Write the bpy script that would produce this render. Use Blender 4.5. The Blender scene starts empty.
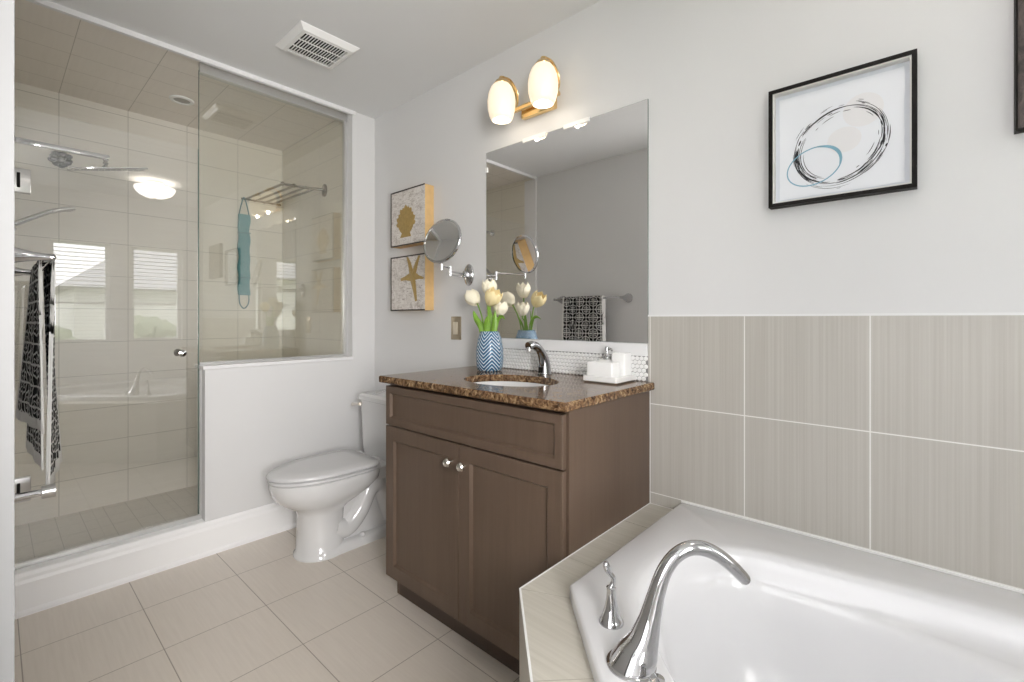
import bpy, bmesh, math, random
from mathutils import Vector, Matrix
random.seed(7)
PI = math.pi
scn = bpy.context.scene
C = scn.collection

# ------------------------------------------------------------------ camera
F_PX, HORIZON, CAM, YAW = 466.0, 319.0, (2.647, -1.635, 1.159), math.radians(48.13)
cam_d = bpy.data.cameras.new('camera')
cam = bpy.data.objects.new('camera', cam_d); C.objects.link(cam)
cam_d.sensor_fit = 'HORIZONTAL'; cam_d.sensor_width = 36.0
cam_d.lens = F_PX / 1024 * 36.0
cam_d.shift_y = -(341.0 - HORIZON) / 1024
cam_d.clip_start = 0.02
cam.location = CAM
fwd = Vector((-math.cos(YAW), math.sin(YAW), 0))
cam.rotation_euler = fwd.to_track_quat('-Z', 'Y').to_euler()
scn.camera = cam

# ------------------------------------------------------------------ light
scn.view_settings.view_transform = 'Standard'
scn.view_settings.look = 'None'
scn.view_settings.gamma = 1.0
scn.view_settings.use_curve_mapping = False
scn.view_settings.exposure = 0.1
scn.cycles.max_bounces = 10
scn.cycles.diffuse_bounces = 6
scn.cycles.glossy_bounces = 6
scn.cycles.transparent_max_bounces = 16
scn.cycles.sample_clamp_indirect = 6.0
world = bpy.data.worlds.new('overcast_sky'); scn.world = world
world.use_nodes = True
bg = world.node_tree.nodes['Background']
bg.inputs[0].default_value = (0.99, 0.965, 0.985, 1); bg.inputs[1].default_value = 5.0

def light(name, kind, loc, energy, color, size=0.1, rot=(0, 0, 0), sy=None):
    d = bpy.data.lights.new(name, kind); d.energy = energy; d.color = color
    if kind == 'AREA':
        d.shape = 'RECTANGLE'; d.size = size; d.size_y = sy or size
    else:
        d.shadow_soft_size = size
    o = bpy.data.objects.new(name, d); o.location = loc; o.rotation_euler = rot
    C.objects.link(o); return o
# fill lamp added before an added, unseen window in the rear wall
light('added_rear_fill', 'AREA', (2.85, -3.27, 1.35), 2.5, (1.0, 0.97, 0.96), 1.1, (PI/2, 0, 0), 1.7)
# main fill lamp, added just inside an added, unseen window beside the tub
SIDE = light('added_side_fill', 'AREA', (3.46, -1.82, 1.45), 25, (1.0, 0.975, 0.962), 1.15, (0, PI/2, 0), 0.50)
SIDE.rotation_euler = Vector((-1.0, 0.16, -0.02)).to_track_quat('-Z', 'Z').to_euler()
SIDE.data.spread = math.radians(100)
# the tub window: portals guide the sky light through the two panes
for yc_, w_ in ((-1.0455, 0.44), (-0.4285, 0.45)):
    p_ = light('window_portal', 'AREA', (3.62, yc_, 1.435), 1, (1, 1, 1), 1.02, (0, PI/2, 0), w_)
    p_.data.cycles.is_portal = True

# ------------------------------------------------------------------ materials
class N:
    def __init__(s, name, rough=0.5, metal=0.0, color=(0.8, 0.8, 0.8), spec=0.5, coat=0.0):
        s.m = bpy.data.materials.new(name); s.m.use_nodes = True
        s.t = s.m.node_tree; s.b = s.t.nodes['Principled BSDF']
        s.b.inputs['Roughness'].default_value = rough
        s.b.inputs['Metallic'].default_value = metal
        s.b.inputs['Specular IOR Level'].default_value = spec
        s.b.inputs['Base Color'].default_value = (*color, 1)
        s.b.inputs['Coat Weight'].default_value = coat
        s.b.inputs['Coat Roughness'].default_value = 0.08
    def put(s, sock, v):
        if isinstance(v, bpy.types.NodeSocket): s.t.links.new(v, sock)
        elif v is not None:
            if hasattr(sock, 'default_value'):
                try: sock.default_value = v
                except Exception: sock.default_value = (*v, 1)
    def math(s, op, a, b=None, c=None):
        n = s.t.nodes.new('ShaderNodeMath'); n.operation = op
        for i, v in enumerate((a, b, c)):
            if v is not None: s.put(n.inputs[i], v)
        return n.outputs[0]
    def mix(s, f, a, b):
        n = s.t.nodes.new('ShaderNodeMix'); n.data_type = 'RGBA'
        s.put(n.inputs[0], f); s.put(n.inputs[6], a if isinstance(a, bpy.types.NodeSocket) else (*a, 1))
        s.put(n.inputs[7], b if isinstance(b, bpy.types.NodeSocket) else (*b, 1)); return n.outputs[2]
    def pos(s):
        g = s.t.nodes.new('ShaderNodeNewGeometry'); return g.outputs['Position']
    def uv(s):
        g = s.t.nodes.new('ShaderNodeTexCoord'); return g.outputs['UV']
    def gen(s):
        g = s.t.nodes.new('ShaderNodeTexCoord'); return g.outputs['Object']
    def xyz(s, v):
        n = s.t.nodes.new('ShaderNodeSeparateXYZ'); s.t.links.new(v, n.inputs[0]); return n.outputs
    def scale(s, v, sc, loc=(0, 0, 0)):
        n = s.t.nodes.new('ShaderNodeMapping'); s.t.links.new(v, n.inputs[0])
        n.inputs['Scale'].default_value = sc; n.inputs['Location'].default_value = loc; return n.outputs[0]
    def noise(s, v, sc=5.0, det=3.0, rough=0.5, dist=0.0):
        n = s.t.nodes.new('ShaderNodeTexNoise'); s.t.links.new(v, n.inputs['Vector'])
        n.inputs['Scale'].default_value = sc; n.inputs['Detail'].default_value = det
        n.inputs['Roughness'].default_value = rough; n.inputs['Distortion'].default_value = dist
        return n.outputs[0]
    def ramp(s, f, stops):
        n = s.t.nodes.new('ShaderNodeValToRGB'); s.t.links.new(f, n.inputs[0])
        e = n.color_ramp.elements
        while len(e) < len(stops): e.new(0.5)
        for i, (p, c) in enumerate(stops): e[i].position = p; e[i].color = (*c, 1)
        return n.outputs[0]
    def grid(s, v, specs, hw):
        """1 on the joints: specs = (axis, offset, period)"""
        p = s.xyz(v); out = None
        for ax, off, per in specs:
            d = s.math('PINGPONG', s.math('SUBTRACT', p[ax], off), per / 2)
            l = s.math('LESS_THAN', d, hw)
            out = l if out is None else s.math('MAXIMUM', out, l)
        return out
    def color(s, c): s.put(s.b.inputs['Base Color'], c)
    def bump(s, h, strength=0.3, dist=0.002):
        n = s.t.nodes.new('ShaderNodeBump'); n.inputs['Strength'].default_value = strength
        n.inputs['Distance'].default_value = dist
        s.t.links.new(h, n.inputs['Height']); s.t.links.new(n.outputs[0], s.b.inputs['Normal'])

def plain(name, col, rough=0.5, metal=0.0, coat=0.0, spec=0.5, var=0.03, sc=6):
    n = N(name, rough, metal, col, spec, coat)
    f = n.noise(n.gen(), sc, 3)
    n.color(n.mix(f, tuple(c * (1 - var) for c in col), tuple(min(1, c * (1 + var)) for c in col)))
    return n.m

def tile_mat(name, base, alt, grout, specs, hw, streak, rough=0.35):
    n = N(name, rough)
    p = n.pos()
    st = n.noise(n.scale(p, streak), 1.0, 4, 0.6)
    body = n.mix(n.ramp(st, [(0.3, (0, 0, 0)), (0.7, (1, 1, 1))]), base, alt)
    cl = n.noise(p, 1.7, 2)
    body = n.mix(n.math('MULTIPLY', cl, 0.35), body, tuple(c * 0.86 for c in base))
    g = n.grid(p, specs, hw)
    n.color(n.mix(g, body, grout))
    n.bump(n.math('SUBTRACT', 1.0, g), 0.4, 0.0015)
    return n.m

M = {}
M['paint'] = plain('wall_paint', (0.71, 0.71, 0.71), 0.6, var=0.01)
M['paint_white'] = plain('trim_paint', (0.80, 0.80, 0.805), 0.4, var=0.01)
M['ceiling'] = plain('ceiling_paint', (0.76, 0.765, 0.77), 0.8, var=0.01)
M['tub_tile'] = tile_mat('tub_wall_tile', (0.455, 0.43, 0.385), (0.545, 0.525, 0.48), (0.80, 0.79, 0.76),
                         [(0, 2.200, 0.3240), (2, 0.519, 0.327)], 0.0017, (170, 170, 1.2))
M['deck_tile'] = tile_mat('tub_deck_tile', (0.53, 0.50, 0.43), (0.62, 0.59, 0.52), (0.8, 0.79, 0.76),
                          [(0, 9.0, 30.0)], 0.0001, (3, 120, 120))
M['floor_tile'] = tile_mat('floor_tile', (0.70, 0.635, 0.56), (0.76, 0.695, 0.62), (0.36, 0.31, 0.26),
                           [(0, 0.310, 0.337), (1, -1.232, 0.337)], 0.0016, (5, 90, 5), 0.38)
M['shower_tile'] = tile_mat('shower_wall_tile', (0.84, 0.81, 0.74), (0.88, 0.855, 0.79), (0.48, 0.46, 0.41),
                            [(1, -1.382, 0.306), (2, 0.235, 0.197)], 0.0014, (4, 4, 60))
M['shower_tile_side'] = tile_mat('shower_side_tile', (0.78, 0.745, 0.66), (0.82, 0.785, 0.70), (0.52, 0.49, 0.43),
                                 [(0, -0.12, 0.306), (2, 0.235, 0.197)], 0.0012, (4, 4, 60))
M['shower_ceiling'] = tile_mat('shower_ceiling_tile', (0.84, 0.79, 0.73), (0.88, 0.83, 0.77), (0.50, 0.46, 0.41),
                               [(1, -1.382, 0.306), (0, -0.05, 0.197)], 0.0014, (4, 60, 4))
M['shower_floor'] = tile_mat('shower_floor_tile', (0.62, 0.60, 0.55), (0.68, 0.66, 0.61), (0.40, 0.385, 0.35),
                             [(1, -1.40, 0.102), (0, -0.05, 0.155)], 0.0013, (40, 40, 4))
M['porcelain'] = plain('white_porcelain', (0.70, 0.70, 0.70), 0.12, coat=0.4, var=0.005)
M['acrylic'] = plain('tub_acrylic', (0.76, 0.76, 0.77), 0.22, coat=0.3, var=0.004)
M['seat_plastic'] = plain('seat_plastic', (0.66, 0.66, 0.665), 0.22, var=0.005)
M['white_plastic'] = plain('white_plastic', (0.86, 0.86, 0.85), 0.35, var=0.01)
M['ceramic'] = plain('white_ceramic', (0.88, 0.88, 0.87), 0.18, coat=0.3, var=0.005)
M['chrome'] = plain('polished_chrome', (0.60, 0.60, 0.61), 0.06, 1.0, var=0.01)
M['faucet_chrome'] = plain('faucet_chrome', (0.42, 0.42, 0.43), 0.1, 1.0)
M['steel'] = plain('brushed_metal', (0.62, 0.61, 0.60), 0.28, 1.0, var=0.05, sc=40)
M['dark_nickel'] = plain('dark_nickel', (0.30, 0.27, 0.23), 0.25, 1.0)
M['nickel'] = plain('satin_nickel', (0.78, 0.74, 0.68), 0.22, 1.0)
M['brass'] = plain('warm_brass', (0.83, 0.60, 0.30), 0.2, 1.0)
M['black'] = plain('black_frame_paint', (0.012, 0.010, 0.009), 0.5, spec=0.15, var=0.3, sc=60)
M['dark'] = plain('dark_void', (0.01, 0.01, 0.01), 0.8)
M['aluminium'] = plain('channel_aluminium', (0.66, 0.66, 0.65), 0.3, 0.75)
M['teal'] = plain('teal_cloth', (0.13, 0.33, 0.37), 0.8, var=0.2, sc=90)
M['teal_dark'] = plain('teal_rope', (0.10, 0.24, 0.27), 0.7)
M['grout_white'] = plain('white_caulk', (0.84, 0.835, 0.82), 0.5)
M['grout_tan'] = plain('tan_grout', (0.42, 0.39, 0.33), 0.7)
M['leaf'] = plain('tulip_leaf', (0.20, 0.38, 0.045), 0.4, var=0.35, sc=30)
M['petal'] = plain('ivory_petal', (0.95, 0.88, 0.70), 0.5, var=0.08, sc=40)
M['petal_y'] = plain('yellow_petal', (0.94, 0.78, 0.44), 0.5, var=0.12, sc=40)
M['gold_paint'] = plain('gold_paint', (0.42, 0.29, 0.10), 0.45, 0.2, var=0.25, sc=70)
M['canvas_side'] = plain('golden_wood_edge', (0.66, 0.44, 0.20), 0.5, var=0.15, sc=30)
M['blind'] = plain('blind_slat', (0.86, 0.86, 0.85), 0.5)
M['pouf'] = plain('grey_chrome_lobes', (0.10, 0.10, 0.11), 0.25, 0.7, var=0.5, sc=80)
M['beige_plate'] = plain('bronze_switch_plate', (0.40, 0.34, 0.25), 0.35, 0.6)
M['beige_rocker'] = plain('almond_rocker', (0.62, 0.56, 0.45), 0.4)

n = N('mirror_silver', 0.0, 1.0, (0.93, 0.93, 0.93)); f_ = n.noise(n.gen(), 2, 1)
n.color(n.mix(f_, (0.93, 0.925, 0.925), (0.94, 0.935, 0.935))); M['mirror'] = n.m

def glass_mat(name, tint, boost=0.05):
    m = bpy.data.materials.new(name); m.use_nodes = True; t = m.node_tree
    t.nodes.clear()
    out = t.nodes.new('ShaderNodeOutputMaterial')
    tr = t.nodes.new('ShaderNodeBsdfTransparent'); tr.inputs[0].default_value = (*tint, 1)
    gl = t.nodes.new('ShaderNodeBsdfGlossy'); gl.inputs['Roughness'].default_value = 0.0
    gl.inputs['Color'].default_value = (1, 1, 1, 1)
    lw = t.nodes.new('ShaderNodeLayerWeight'); lw.inputs[0].default_value = 0.5
    p = t.nodes.new('ShaderNodeMath'); p.operation = 'POWER'; p.inputs[1].default_value = 5.0
    a = t.nodes.new('ShaderNodeMath'); a.operation = 'MULTIPLY_ADD'
    a.inputs[1].default_value = 1 - boost; a.inputs[2].default_value = boost
    mx = t.nodes.new('ShaderNodeMixShader')
    t.links.new(lw.outputs['Facing'], p.inputs[0]); t.links.new(p.outputs[0], a.inputs[0])
    t.links.new(a.outputs[0], mx.inputs[0]); t.links.new(tr.outputs[0], mx.inputs[1])
    t.links.new(gl.outputs[0], mx.inputs[2]); t.links.new(mx.outputs[0], out.inputs[0])
    return m
M['glass'] = glass_mat('shower_glass', (0.995, 0.996, 0.99), 0.11)
M['panel_glass'] = glass_mat('shower_panel_glass', (0.97, 0.97, 0.945), 0.11)
M['window_glass'] = glass_mat('window_glass', (0.97, 0.98, 0.98), 0.04)
M['glass_edge'] = plain('glass_edge', (0.10, 0.15, 0.13), 0.2)

def emit(name, col, strength, base=(0.9, 0.88, 0.82), rough=0.3):
    n = N(name, rough, 0, base)
    f = n.noise(n.gen(), 8, 2)
    n.put(n.b.inputs['Emission Color'], n.mix(f, col, tuple(c * 0.96 for c in col)))
    n.b.inputs['Emission Strength'].default_value = strength
    return n.m
M['opal'] = emit('lit_opal_glass', (1.0, 0.80, 0.54), 0.70, base=(0.62, 0.60, 0.55))
M['opal_hot'] = emit('lit_bulb', (1.0, 0.92, 0.78), 2.0)
M['bowl'] = emit('lit_alabaster_bowl', (1.0, 0.93, 0.88), 5.0)
M['lens'] = plain('frosted_lens', (0.45, 0.44, 0.42), 0.5)

# wood of the vanity: brown stain, fine vertical grain
n = N('brown_stained_maple', 0.38, 0, (0.1, 0.07, 0.05), 0.4)
p = n.pos()
g1 = n.noise(n.scale(p, (60, 60, 2.5)), 1.0, 5, 0.65, 0.6)
g2 = n.noise(n.scale(p, (9, 9, 1.2)), 1.0, 3, 0.5, 0.5)
c1 = n.ramp(g1, [(0.25, (0.078, 0.050, 0.034)), (0.75, (0.116, 0.078, 0.054))])
n.color(n.mix(n.math('MULTIPLY', g2, 0.8), c1, (0.138, 0.094, 0.066)))
M['wood'] = n.m
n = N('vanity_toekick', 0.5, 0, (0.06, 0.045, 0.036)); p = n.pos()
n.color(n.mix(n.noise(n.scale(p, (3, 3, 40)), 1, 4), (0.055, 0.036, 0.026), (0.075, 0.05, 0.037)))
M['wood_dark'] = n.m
# granite
n = N('brown_granite', 0.09, 0, (0.1, 0.07, 0.05), 0.25, 0.0)
p = n.pos()
v = n.t.nodes.new('ShaderNodeTexVoronoi'); v.inputs['Scale'].default_value = 85
n.t.links.new(p, v.inputs['Vector'])
nn = n.noise(p, 34, 8, 0.72, 1.6)
sp = n.ramp(nn, [(0.37, (0.008, 0.005, 0.004)), (0.45, (0.075, 0.036, 0.018)), (0.52, (0.19, 0.105, 0.052)), (0.59, (0.36, 0.24, 0.12)), (0.66, (0.62, 0.48, 0.31))])
vr = n.ramp(v.outputs['Distance'], [(0.0, (0.01, 0.007, 0.005)), (0.5, (0.13, 0.075, 0.04)), (0.9, (0.34, 0.25, 0.16))])
n.color(n.mix(0.28, sp, vr))
M['granite'] = n.m
# patterned towel: black ground, white rosettes, rings and lattice (uv in metres)
n = N('black_white_towel', 0.9, 0, (0.5, 0.5, 0.5), 0.1)
u = n.xyz(n.uv())
per = 0.125
def cell(o):
    a = n.math('SUBTRACT', n.math('FRACT', n.math('ADD', n.math('DIVIDE', u[0], per), o)), 0.5)
    b = n.math('SUBTRACT', n.math('FRACT', n.math('ADD', n.math('DIVIDE', u[1], per), o)), 0.5)
    r = n.math('SQRT', n.math('ADD', n.math('MULTIPLY', a, a), n.math('MULTIPLY', b, b)))
    return a, b, r, n.math('ARCTAN2', b, a)
def band(x, c, w): return n.math('LESS_THAN', n.math('ABSOLUTE', n.math('SUBTRACT', x, c)), w)
w = None
for o_ in (0.0, 0.5):
    a, b, r, th = cell(o_)
    cs = n.math('ABSOLUTE', n.math('COSINE', n.math('MULTIPLY', th, 4)))
    pet = n.math('MULTIPLY_ADD', cs, 0.13, 0.07)
    out_ = n.math('MULTIPLY_ADD', cs, 0.035, 0.275)
    for e in (band(r, pet, 0.022), band(r, out_, 0.024), n.math('LESS_THAN', r, 0.03)):
        w = e if w is None else n.math('MAXIMUM', w, e)
    far = n.math('GREATER_THAN', r, 0.30)
    dg = band(n.math('ABSOLUTE', a), 0.5, 0.022)
    dg = n.math('MAXIMUM', dg, band(n.math('ABSOLUTE', b), 0.5, 0.022))
    rr_ = n.math('MULTIPLY', dg, far)
    w = n.math('MAXIMUM', w, rr_)
fz = n.noise(n.scale(n.uv(), (400, 400, 1)), 1, 2)
n.color(n.mix(w, (0.012, 0.012, 0.014), n.mix(fz, (0.55, 0.55, 0.54), (0.8, 0.8, 0.78))))
M['towel'] = n.m
M['hem'] = plain('white_hem', (0.82, 0.82, 0.80), 0.9, var=0.05, sc=200)
# vase: herringbone, blue and white (uv: angle cells, height in metres)
n = N('blue_herringbone_glaze', 0.25, 0, (0.1, 0.3, 0.5), 0.5)
u = n.xyz(n.uv())
zig = n.math('MULTIPLY', n.math('PINGPONG', u[0], 0.5), -0.075)
ph = n.math('FRACT', n.math('DIVIDE', n.math('ADD', u[1], zig), 0.0165))
st = n.math('LESS_THAN', ph, 0.30)
dk = n.math('GREATER_THAN', ph, 0.60)
col = n.mix(st, (0.07, 0.22, 0.36), (0.62, 0.72, 0.78))
n.color(n.mix(dk, col, (0.02, 0.06, 0.14)))
M['vase'] = n.m
# canvas faces: aged cream, faint ink
n = N('aged_cream_canvas', 0.8)
p = n.pos()
q = n.noise(n.scale(p, (30, 30, 30)), 1, 6, 0.75, 1.0)
s2 = n.noise(n.scale(p, (18, 18, 110)), 1, 4, 0.6, 2.0)
base = n.ramp(q, [(0.3, (0.40, 0.35, 0.31)), (0.46, (0.68, 0.64, 0.60)), (0.7, (0.84, 0.81, 0.78))])
ink = n.ramp(s2, [(0.36, (0.7, 0.7, 0.7)), (0.45, (0, 0, 0))])
n.color(n.mix(ink, base, (0.33, 0.27, 0.24)))
M['canvas'] = n.m
M['paper'] = plain('art_paper', (0.80, 0.82, 0.86), 0.7, var=0.01)
M['mat_board'] = plain('mat_board', (0.70, 0.73, 0.78), 0.8, var=0.02)
M['ink'] = plain('black_ink', (0.02, 0.02, 0.025), 0.7)
M['blue_ink'] = plain('blue_ink', (0.22, 0.42, 0.53), 0.7, var=0.2, sc=30)
M['beige_ink'] = plain('beige_wash', (0.79, 0.785, 0.80), 0.8)
n = N('dark_brown_print', 0.6); p = n.pos()
n.color(n.ramp(n.noise(n.scale(p, (60, 60, 25)), 1, 5, 0.7, 1.5), [(0.35, (0.03, 0.022, 0.02)), (0.7, (0.13, 0.10, 0.09))]))
M['print'] = n.m
# outside
M['siding'] = tile_mat('house_siding', (0.78, 0.78, 0.75), (0.82, 0.82, 0.79), (0.5, 0.5, 0.48), [(2, 0, 0.14)], 0.012, (2, 2, 2), 0.8)
M['roof'] = tile_mat('roof_shingle', (0.42, 0.43, 0.45), (0.50, 0.51, 0.53), (0.30, 0.30, 0.31), [(2, 0, 0.10)], 0.01, (9, 9, 9), 0.9)
M['grass'] = plain('lawn', (0.10, 0.16, 0.05), 0.9, var=0.3, sc=3)
M['bush'] = plain('bush_leaf', (0.20, 0.24, 0.16), 0.8, var=0.5, sc=12)

# ------------------------------------------------------------------ mesh builder
class MB:
    def __init__(s): s.v = []; s.f = []; s.mi = []; s.uv = {}
    def add(s, vs, fs, mi=0, uvs=None):
        o = len(s.v); s.v += [tuple(p) for p in vs]
        for k, f in enumerate(fs):
            if uvs: s.uv[len(s.f)] = uvs[k]
            s.f.append(tuple(i + o for i in f)); s.mi.append(mi)
        return s
    def bm(s, b, mi=0, mat=None):
        b.verts.index_update()
        vs = [(mat @ v.co) if mat else v.co.copy() for v in b.verts]
        fs = [[v.index for v in f.verts] for f in b.faces]
        b.free(); return s.add(vs, fs, mi)
    def box(s, x0, x1, y0, y1, z0, z1, bev=0.0, mi=0, mat=None, seg=2):
        b = bmesh.new(); bmesh.ops.create_cube(b, size=1)
        for v in b.verts:
            v.co = Vector(((x0 + x1)/2 + v.co.x*(x1 - x0), (y0 + y1)/2 + v.co.y*(y1 - y0), (z0 + z1)/2 + v.co.z*(z1 - z0)))
        if bev: bmesh.ops.bevel(b, geom=b.edges[:], offset=bev, segments=seg, affect='EDGES', profile=0.5)
        return s.bm(b, mi, mat)
    def tube(s, pts, rad, seg=14, mi=0, cap=True, flat=1.0, flatdir=None):
        pts = [Vector(p) for p in pts]; n_ = len(pts)
        rs = rad if isinstance(rad, (list, tuple)) else [rad]*n_
        fl = flat if isinstance(flat, (list, tuple)) else [flat]*n_
        up = None; vs = []; fs = []
        for i, p in enumerate(pts):
            t = (pts[min(i+1, n_-1)] - pts[max(i-1, 0)]).normalized()
            if up is None:
                up = Vector(flatdir) if flatdir else (Vector((0, 0, 1)) if abs(t.z) < 0.9 else Vector((1, 0, 0)))
            up = (up - t*up.dot(t)).normalized(); sd = t.cross(up)
            for k in range(seg):
                a = 2*PI*k/seg
                vs.append(p + up*math.cos(a)*rs[i]*fl[i] + sd*math.sin(a)*rs[i])
        for i in range(n_-1):
            for k in range(seg):
                k2 = (k+1) % seg
                fs.append((i*seg+k, i*seg+k2, (i+1)*seg+k2, (i+1)*seg+k))
        if cap:
            fs.append(tuple(range(seg))[::-1]); fs.append(tuple((n_-1)*seg + k for k in range(seg)))
        return s.add(vs, fs, mi)
    def cyl(s, a, b, r, seg=24, mi=0): return s.tube([a, b], r, seg, mi)
    def lathe(s, prof, at=(0, 0, 0), axis=(0, 0, 1), seg=32, mi=0, cap=True, sx=1.0, sy=1.0):
        q = Vector((0, 0, 1)).rotation_difference(Vector(axis)).to_matrix().to_4x4()
        mt = Matrix.Translation(Vector(at)) @ q
        vs = []; fs = []
        for r, z in prof:
            for k in range(seg):
                a = 2*PI*k/seg; vs.append(mt @ Vector((r*math.cos(a)*sx, r*math.sin(a)*sy, z)))
        for i in range(len(prof)-1):
            for k in range(seg):
                k2 = (k+1) % seg
                fs.append((i*seg+k, i*seg+k2, (i+1)*seg+k2, (i+1)*seg+k))
        if cap:
            fs.append(tuple(range(seg))[::-1]); fs.append(tuple((len(prof)-1)*seg + k for k in range(seg)))
        return s.add(vs, fs, mi)
    def loft(s, rings, mi=0, caps=(True, True)):
        m = len(rings[0]); vs = [p for r in rings for p in r]; fs = []
        for i in range(len(rings)-1):
            for k in range(m):
                k2 = (k+1) % m
                fs.append((i*m+k, i*m+k2, (i+1)*m+k2, (i+1)*m+k))
        if caps[0]: fs.append(tuple(range(m))[::-1])
        if caps[1]: fs.append(tuple((len(rings)-1)*m + k for k in range(m)))
        return s.add(vs, fs, mi)
    def prism(s, poly, z0, z1, mi=0):
        m = len(poly); vs = [(x, y, z0) for x, y in poly] + [(x, y, z1) for x, y in poly]
        fs = [tuple(range(m))[::-1], tuple(range(m, 2*m))] + [(k, (k+1) % m, (k+1) % m + m, k + m) for k in range(m)]
        return s.add(vs, fs, mi)
    def build(s, name, mats, parent=None, smooth=40, label=None):
        if not isinstance(mats, (list, tuple)): mats = [mats]
        off = Vector((0, 0, 0)); q = parent
        while q is not None: off += q.location; q = q.parent
        me = bpy.data.meshes.new(name)
        me.from_pydata([tuple(Vector(p) - off) for p in s.v], [], s.f)
        for m in mats: me.materials.append(m)
        for i, p in enumerate(me.polygons): p.material_index = s.mi[i]
        if s.uv:
            l = me.uv_layers.new(name='UVMap')
            for fi, us in s.uv.items():
                for li, uu in zip(me.polygons[fi].loop_indices, us): l.data[li].uv = uu
        bm_ = bmesh.new(); bm_.from_mesh(me); bmesh.ops.recalc_face_normals(bm_, faces=bm_.faces[:]); bm_.to_mesh(me); bm_.free()
        me.update()
        if smooth:
            for p in me.polygons: p.use_smooth = True
            me.set_sharp_from_angle(angle=math.radians(smooth))
        o = bpy.data.objects.new(name, me); C.objects.link(o)
        if parent is not None: o.parent = parent
        if label: o['label'] = label
        return o

def thing(name, label, cat, loc=(0, 0, 0), group=None):
    o = bpy.data.objects.new(name, None); C.objects.link(o); o.location = loc
    o.empty_display_size = 0.05
    o['label'] = label; o['category'] = cat
    if group: o['group'] = group
    return o
def tag(o, label, cat, group=None):
    o['label'] = label; o['category'] = cat
    if group: o['group'] = group
    return o
def struct(name, mb, m, parent=None, **k):
    o = mb.build(name, m, parent, **k)
    if parent is None: o['kind'] = 'structure'
    return o
def catmull(pts, n=8, closed=False):
    P = [Vector(p) for p in pts]; m = len(P); out = []
    rng = range(m if closed else m-1)
    for i in rng:
        if closed: a, b, c, d = P[(i-1) % m], P[i], P[(i+1) % m], P[(i+2) % m]
        else: a, b, c, d = P[max(i-1, 0)], P[i], P[i+1], P[min(i+2, m-1)]
        for k in range(n):
            t = k/n
            out.append(0.5*((2*b) + (c-a)*t + (2*a-5*b+4*c-d)*t*t + (3*b-a-3*c+d)*t**3))
    if not closed: out.append(P[-1])
    return out

# ------------------------------------------------------------------ room shell
H = 2.44
XR = 3.50          # wall with the window, over the tub
YC = -1.657        # near wall with the towel bar
XE = 2.20          # where that wall ends
struct('floor', MB().box(0, XR + 0.1, -3.3, 0.1, -0.1, 0), M['floor_tile'], smooth=0)
struct('ceiling', MB().box(0.0, XR + 0.1, -3.3, 0.1, H, H + 0.1), M['ceiling'], smooth=0)
struct('wall_back', MB().box(-0.12, XR + 0.1, 0.0, 0.12, 0, H), M['paint'], smooth=0)
struct('wall_left', MB().box(-0.12, 0.0, -0.155, 0.0, 0, H), M['paint'], smooth=0)
struct('wall_near', MB().box(-0.0, XE, YC - 0.12, YC, 0, H), M['paint'], smooth=0)
# window wall, two openings plus one added for the side fill lamp
WY = [(-1.272, -0.819), (-0.658, -0.199)]; WZ = (0.92, 1.95); SY = (-2.12, -1.53)
b = MB()
b.box(XR, XR + 0.14, -3.3, SY[0], 0, H); b.box(XR, XR + 0.14, SY[1], WY[0][0], 0, H)
b.box(XR, XR + 0.14, SY[0], SY[1], 0, 0.8); b.box(XR, XR + 0.14, SY[0], SY[1], 2.1, H); b.box(XR, XR + 0.14, WY[0][1], WY[1][0], 0, H)
b.box(XR, XR + 0.14, WY[1][1], 0, 0, H)
for y0, y1 in WY:
    b.box(XR, XR + 0.14, y0, y1, 0, WZ[0]); b.box(XR, XR + 0.14, y0, y1, WZ[1], H)
struct('wall_right', b, M['paint'], smooth=0)
b = MB(); b.box(XE - 0.12, 2.27, -3.42, -3.3, 0, H); b.box(3.43, XR + 0.1, -3.42, -3.3, 0, H)
b.box(2.27, 3.43, -3.42, -3.3, 0, 0.45); b.box(2.27, 3.43, -3.42, -3.3, 2.25, H)
struct('wall_rear', b, M['paint'], smooth=0)
b = MB(); b.box(2.27, 2.32, -3.38, -3.33, 0.45, 2.25); b.box(3.38, 3.43, -3.38, -3.33, 0.45, 2.25)
b.box(2.32, 3.38, -3.38, -3.33, 0.45, 0.50); b.box(2.32, 3.38, -3.38, -3.33, 2.20, 2.25); b.box(2.83, 2.87, -3.38, -3.33, 0.50, 2.20)
w_ = struct('window_3', b, M['paint_white'], smooth=0)  # unseen window, added to go with the rear fill lamp
MB().box(2.32, 3.38, -3.358, -3.352, 0.50, 2.20).build('pane', M['window_glass'], w_, smooth=0)
struct('wall_entry', MB().box(XE - 0.24, XE - 0.0, -3.3, YC - 0.12, 0, H), M['paint'], smooth=0)
# end of the near wall: white casing, darkened in colour against the side lamp
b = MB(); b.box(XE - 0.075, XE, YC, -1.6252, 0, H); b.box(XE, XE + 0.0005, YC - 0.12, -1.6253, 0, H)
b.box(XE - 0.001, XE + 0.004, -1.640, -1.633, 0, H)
struct('trim_1', b, plain('casing_darkened', (0.09, 0.09, 0.089), 0.5, var=0.01), smooth=0)

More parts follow.
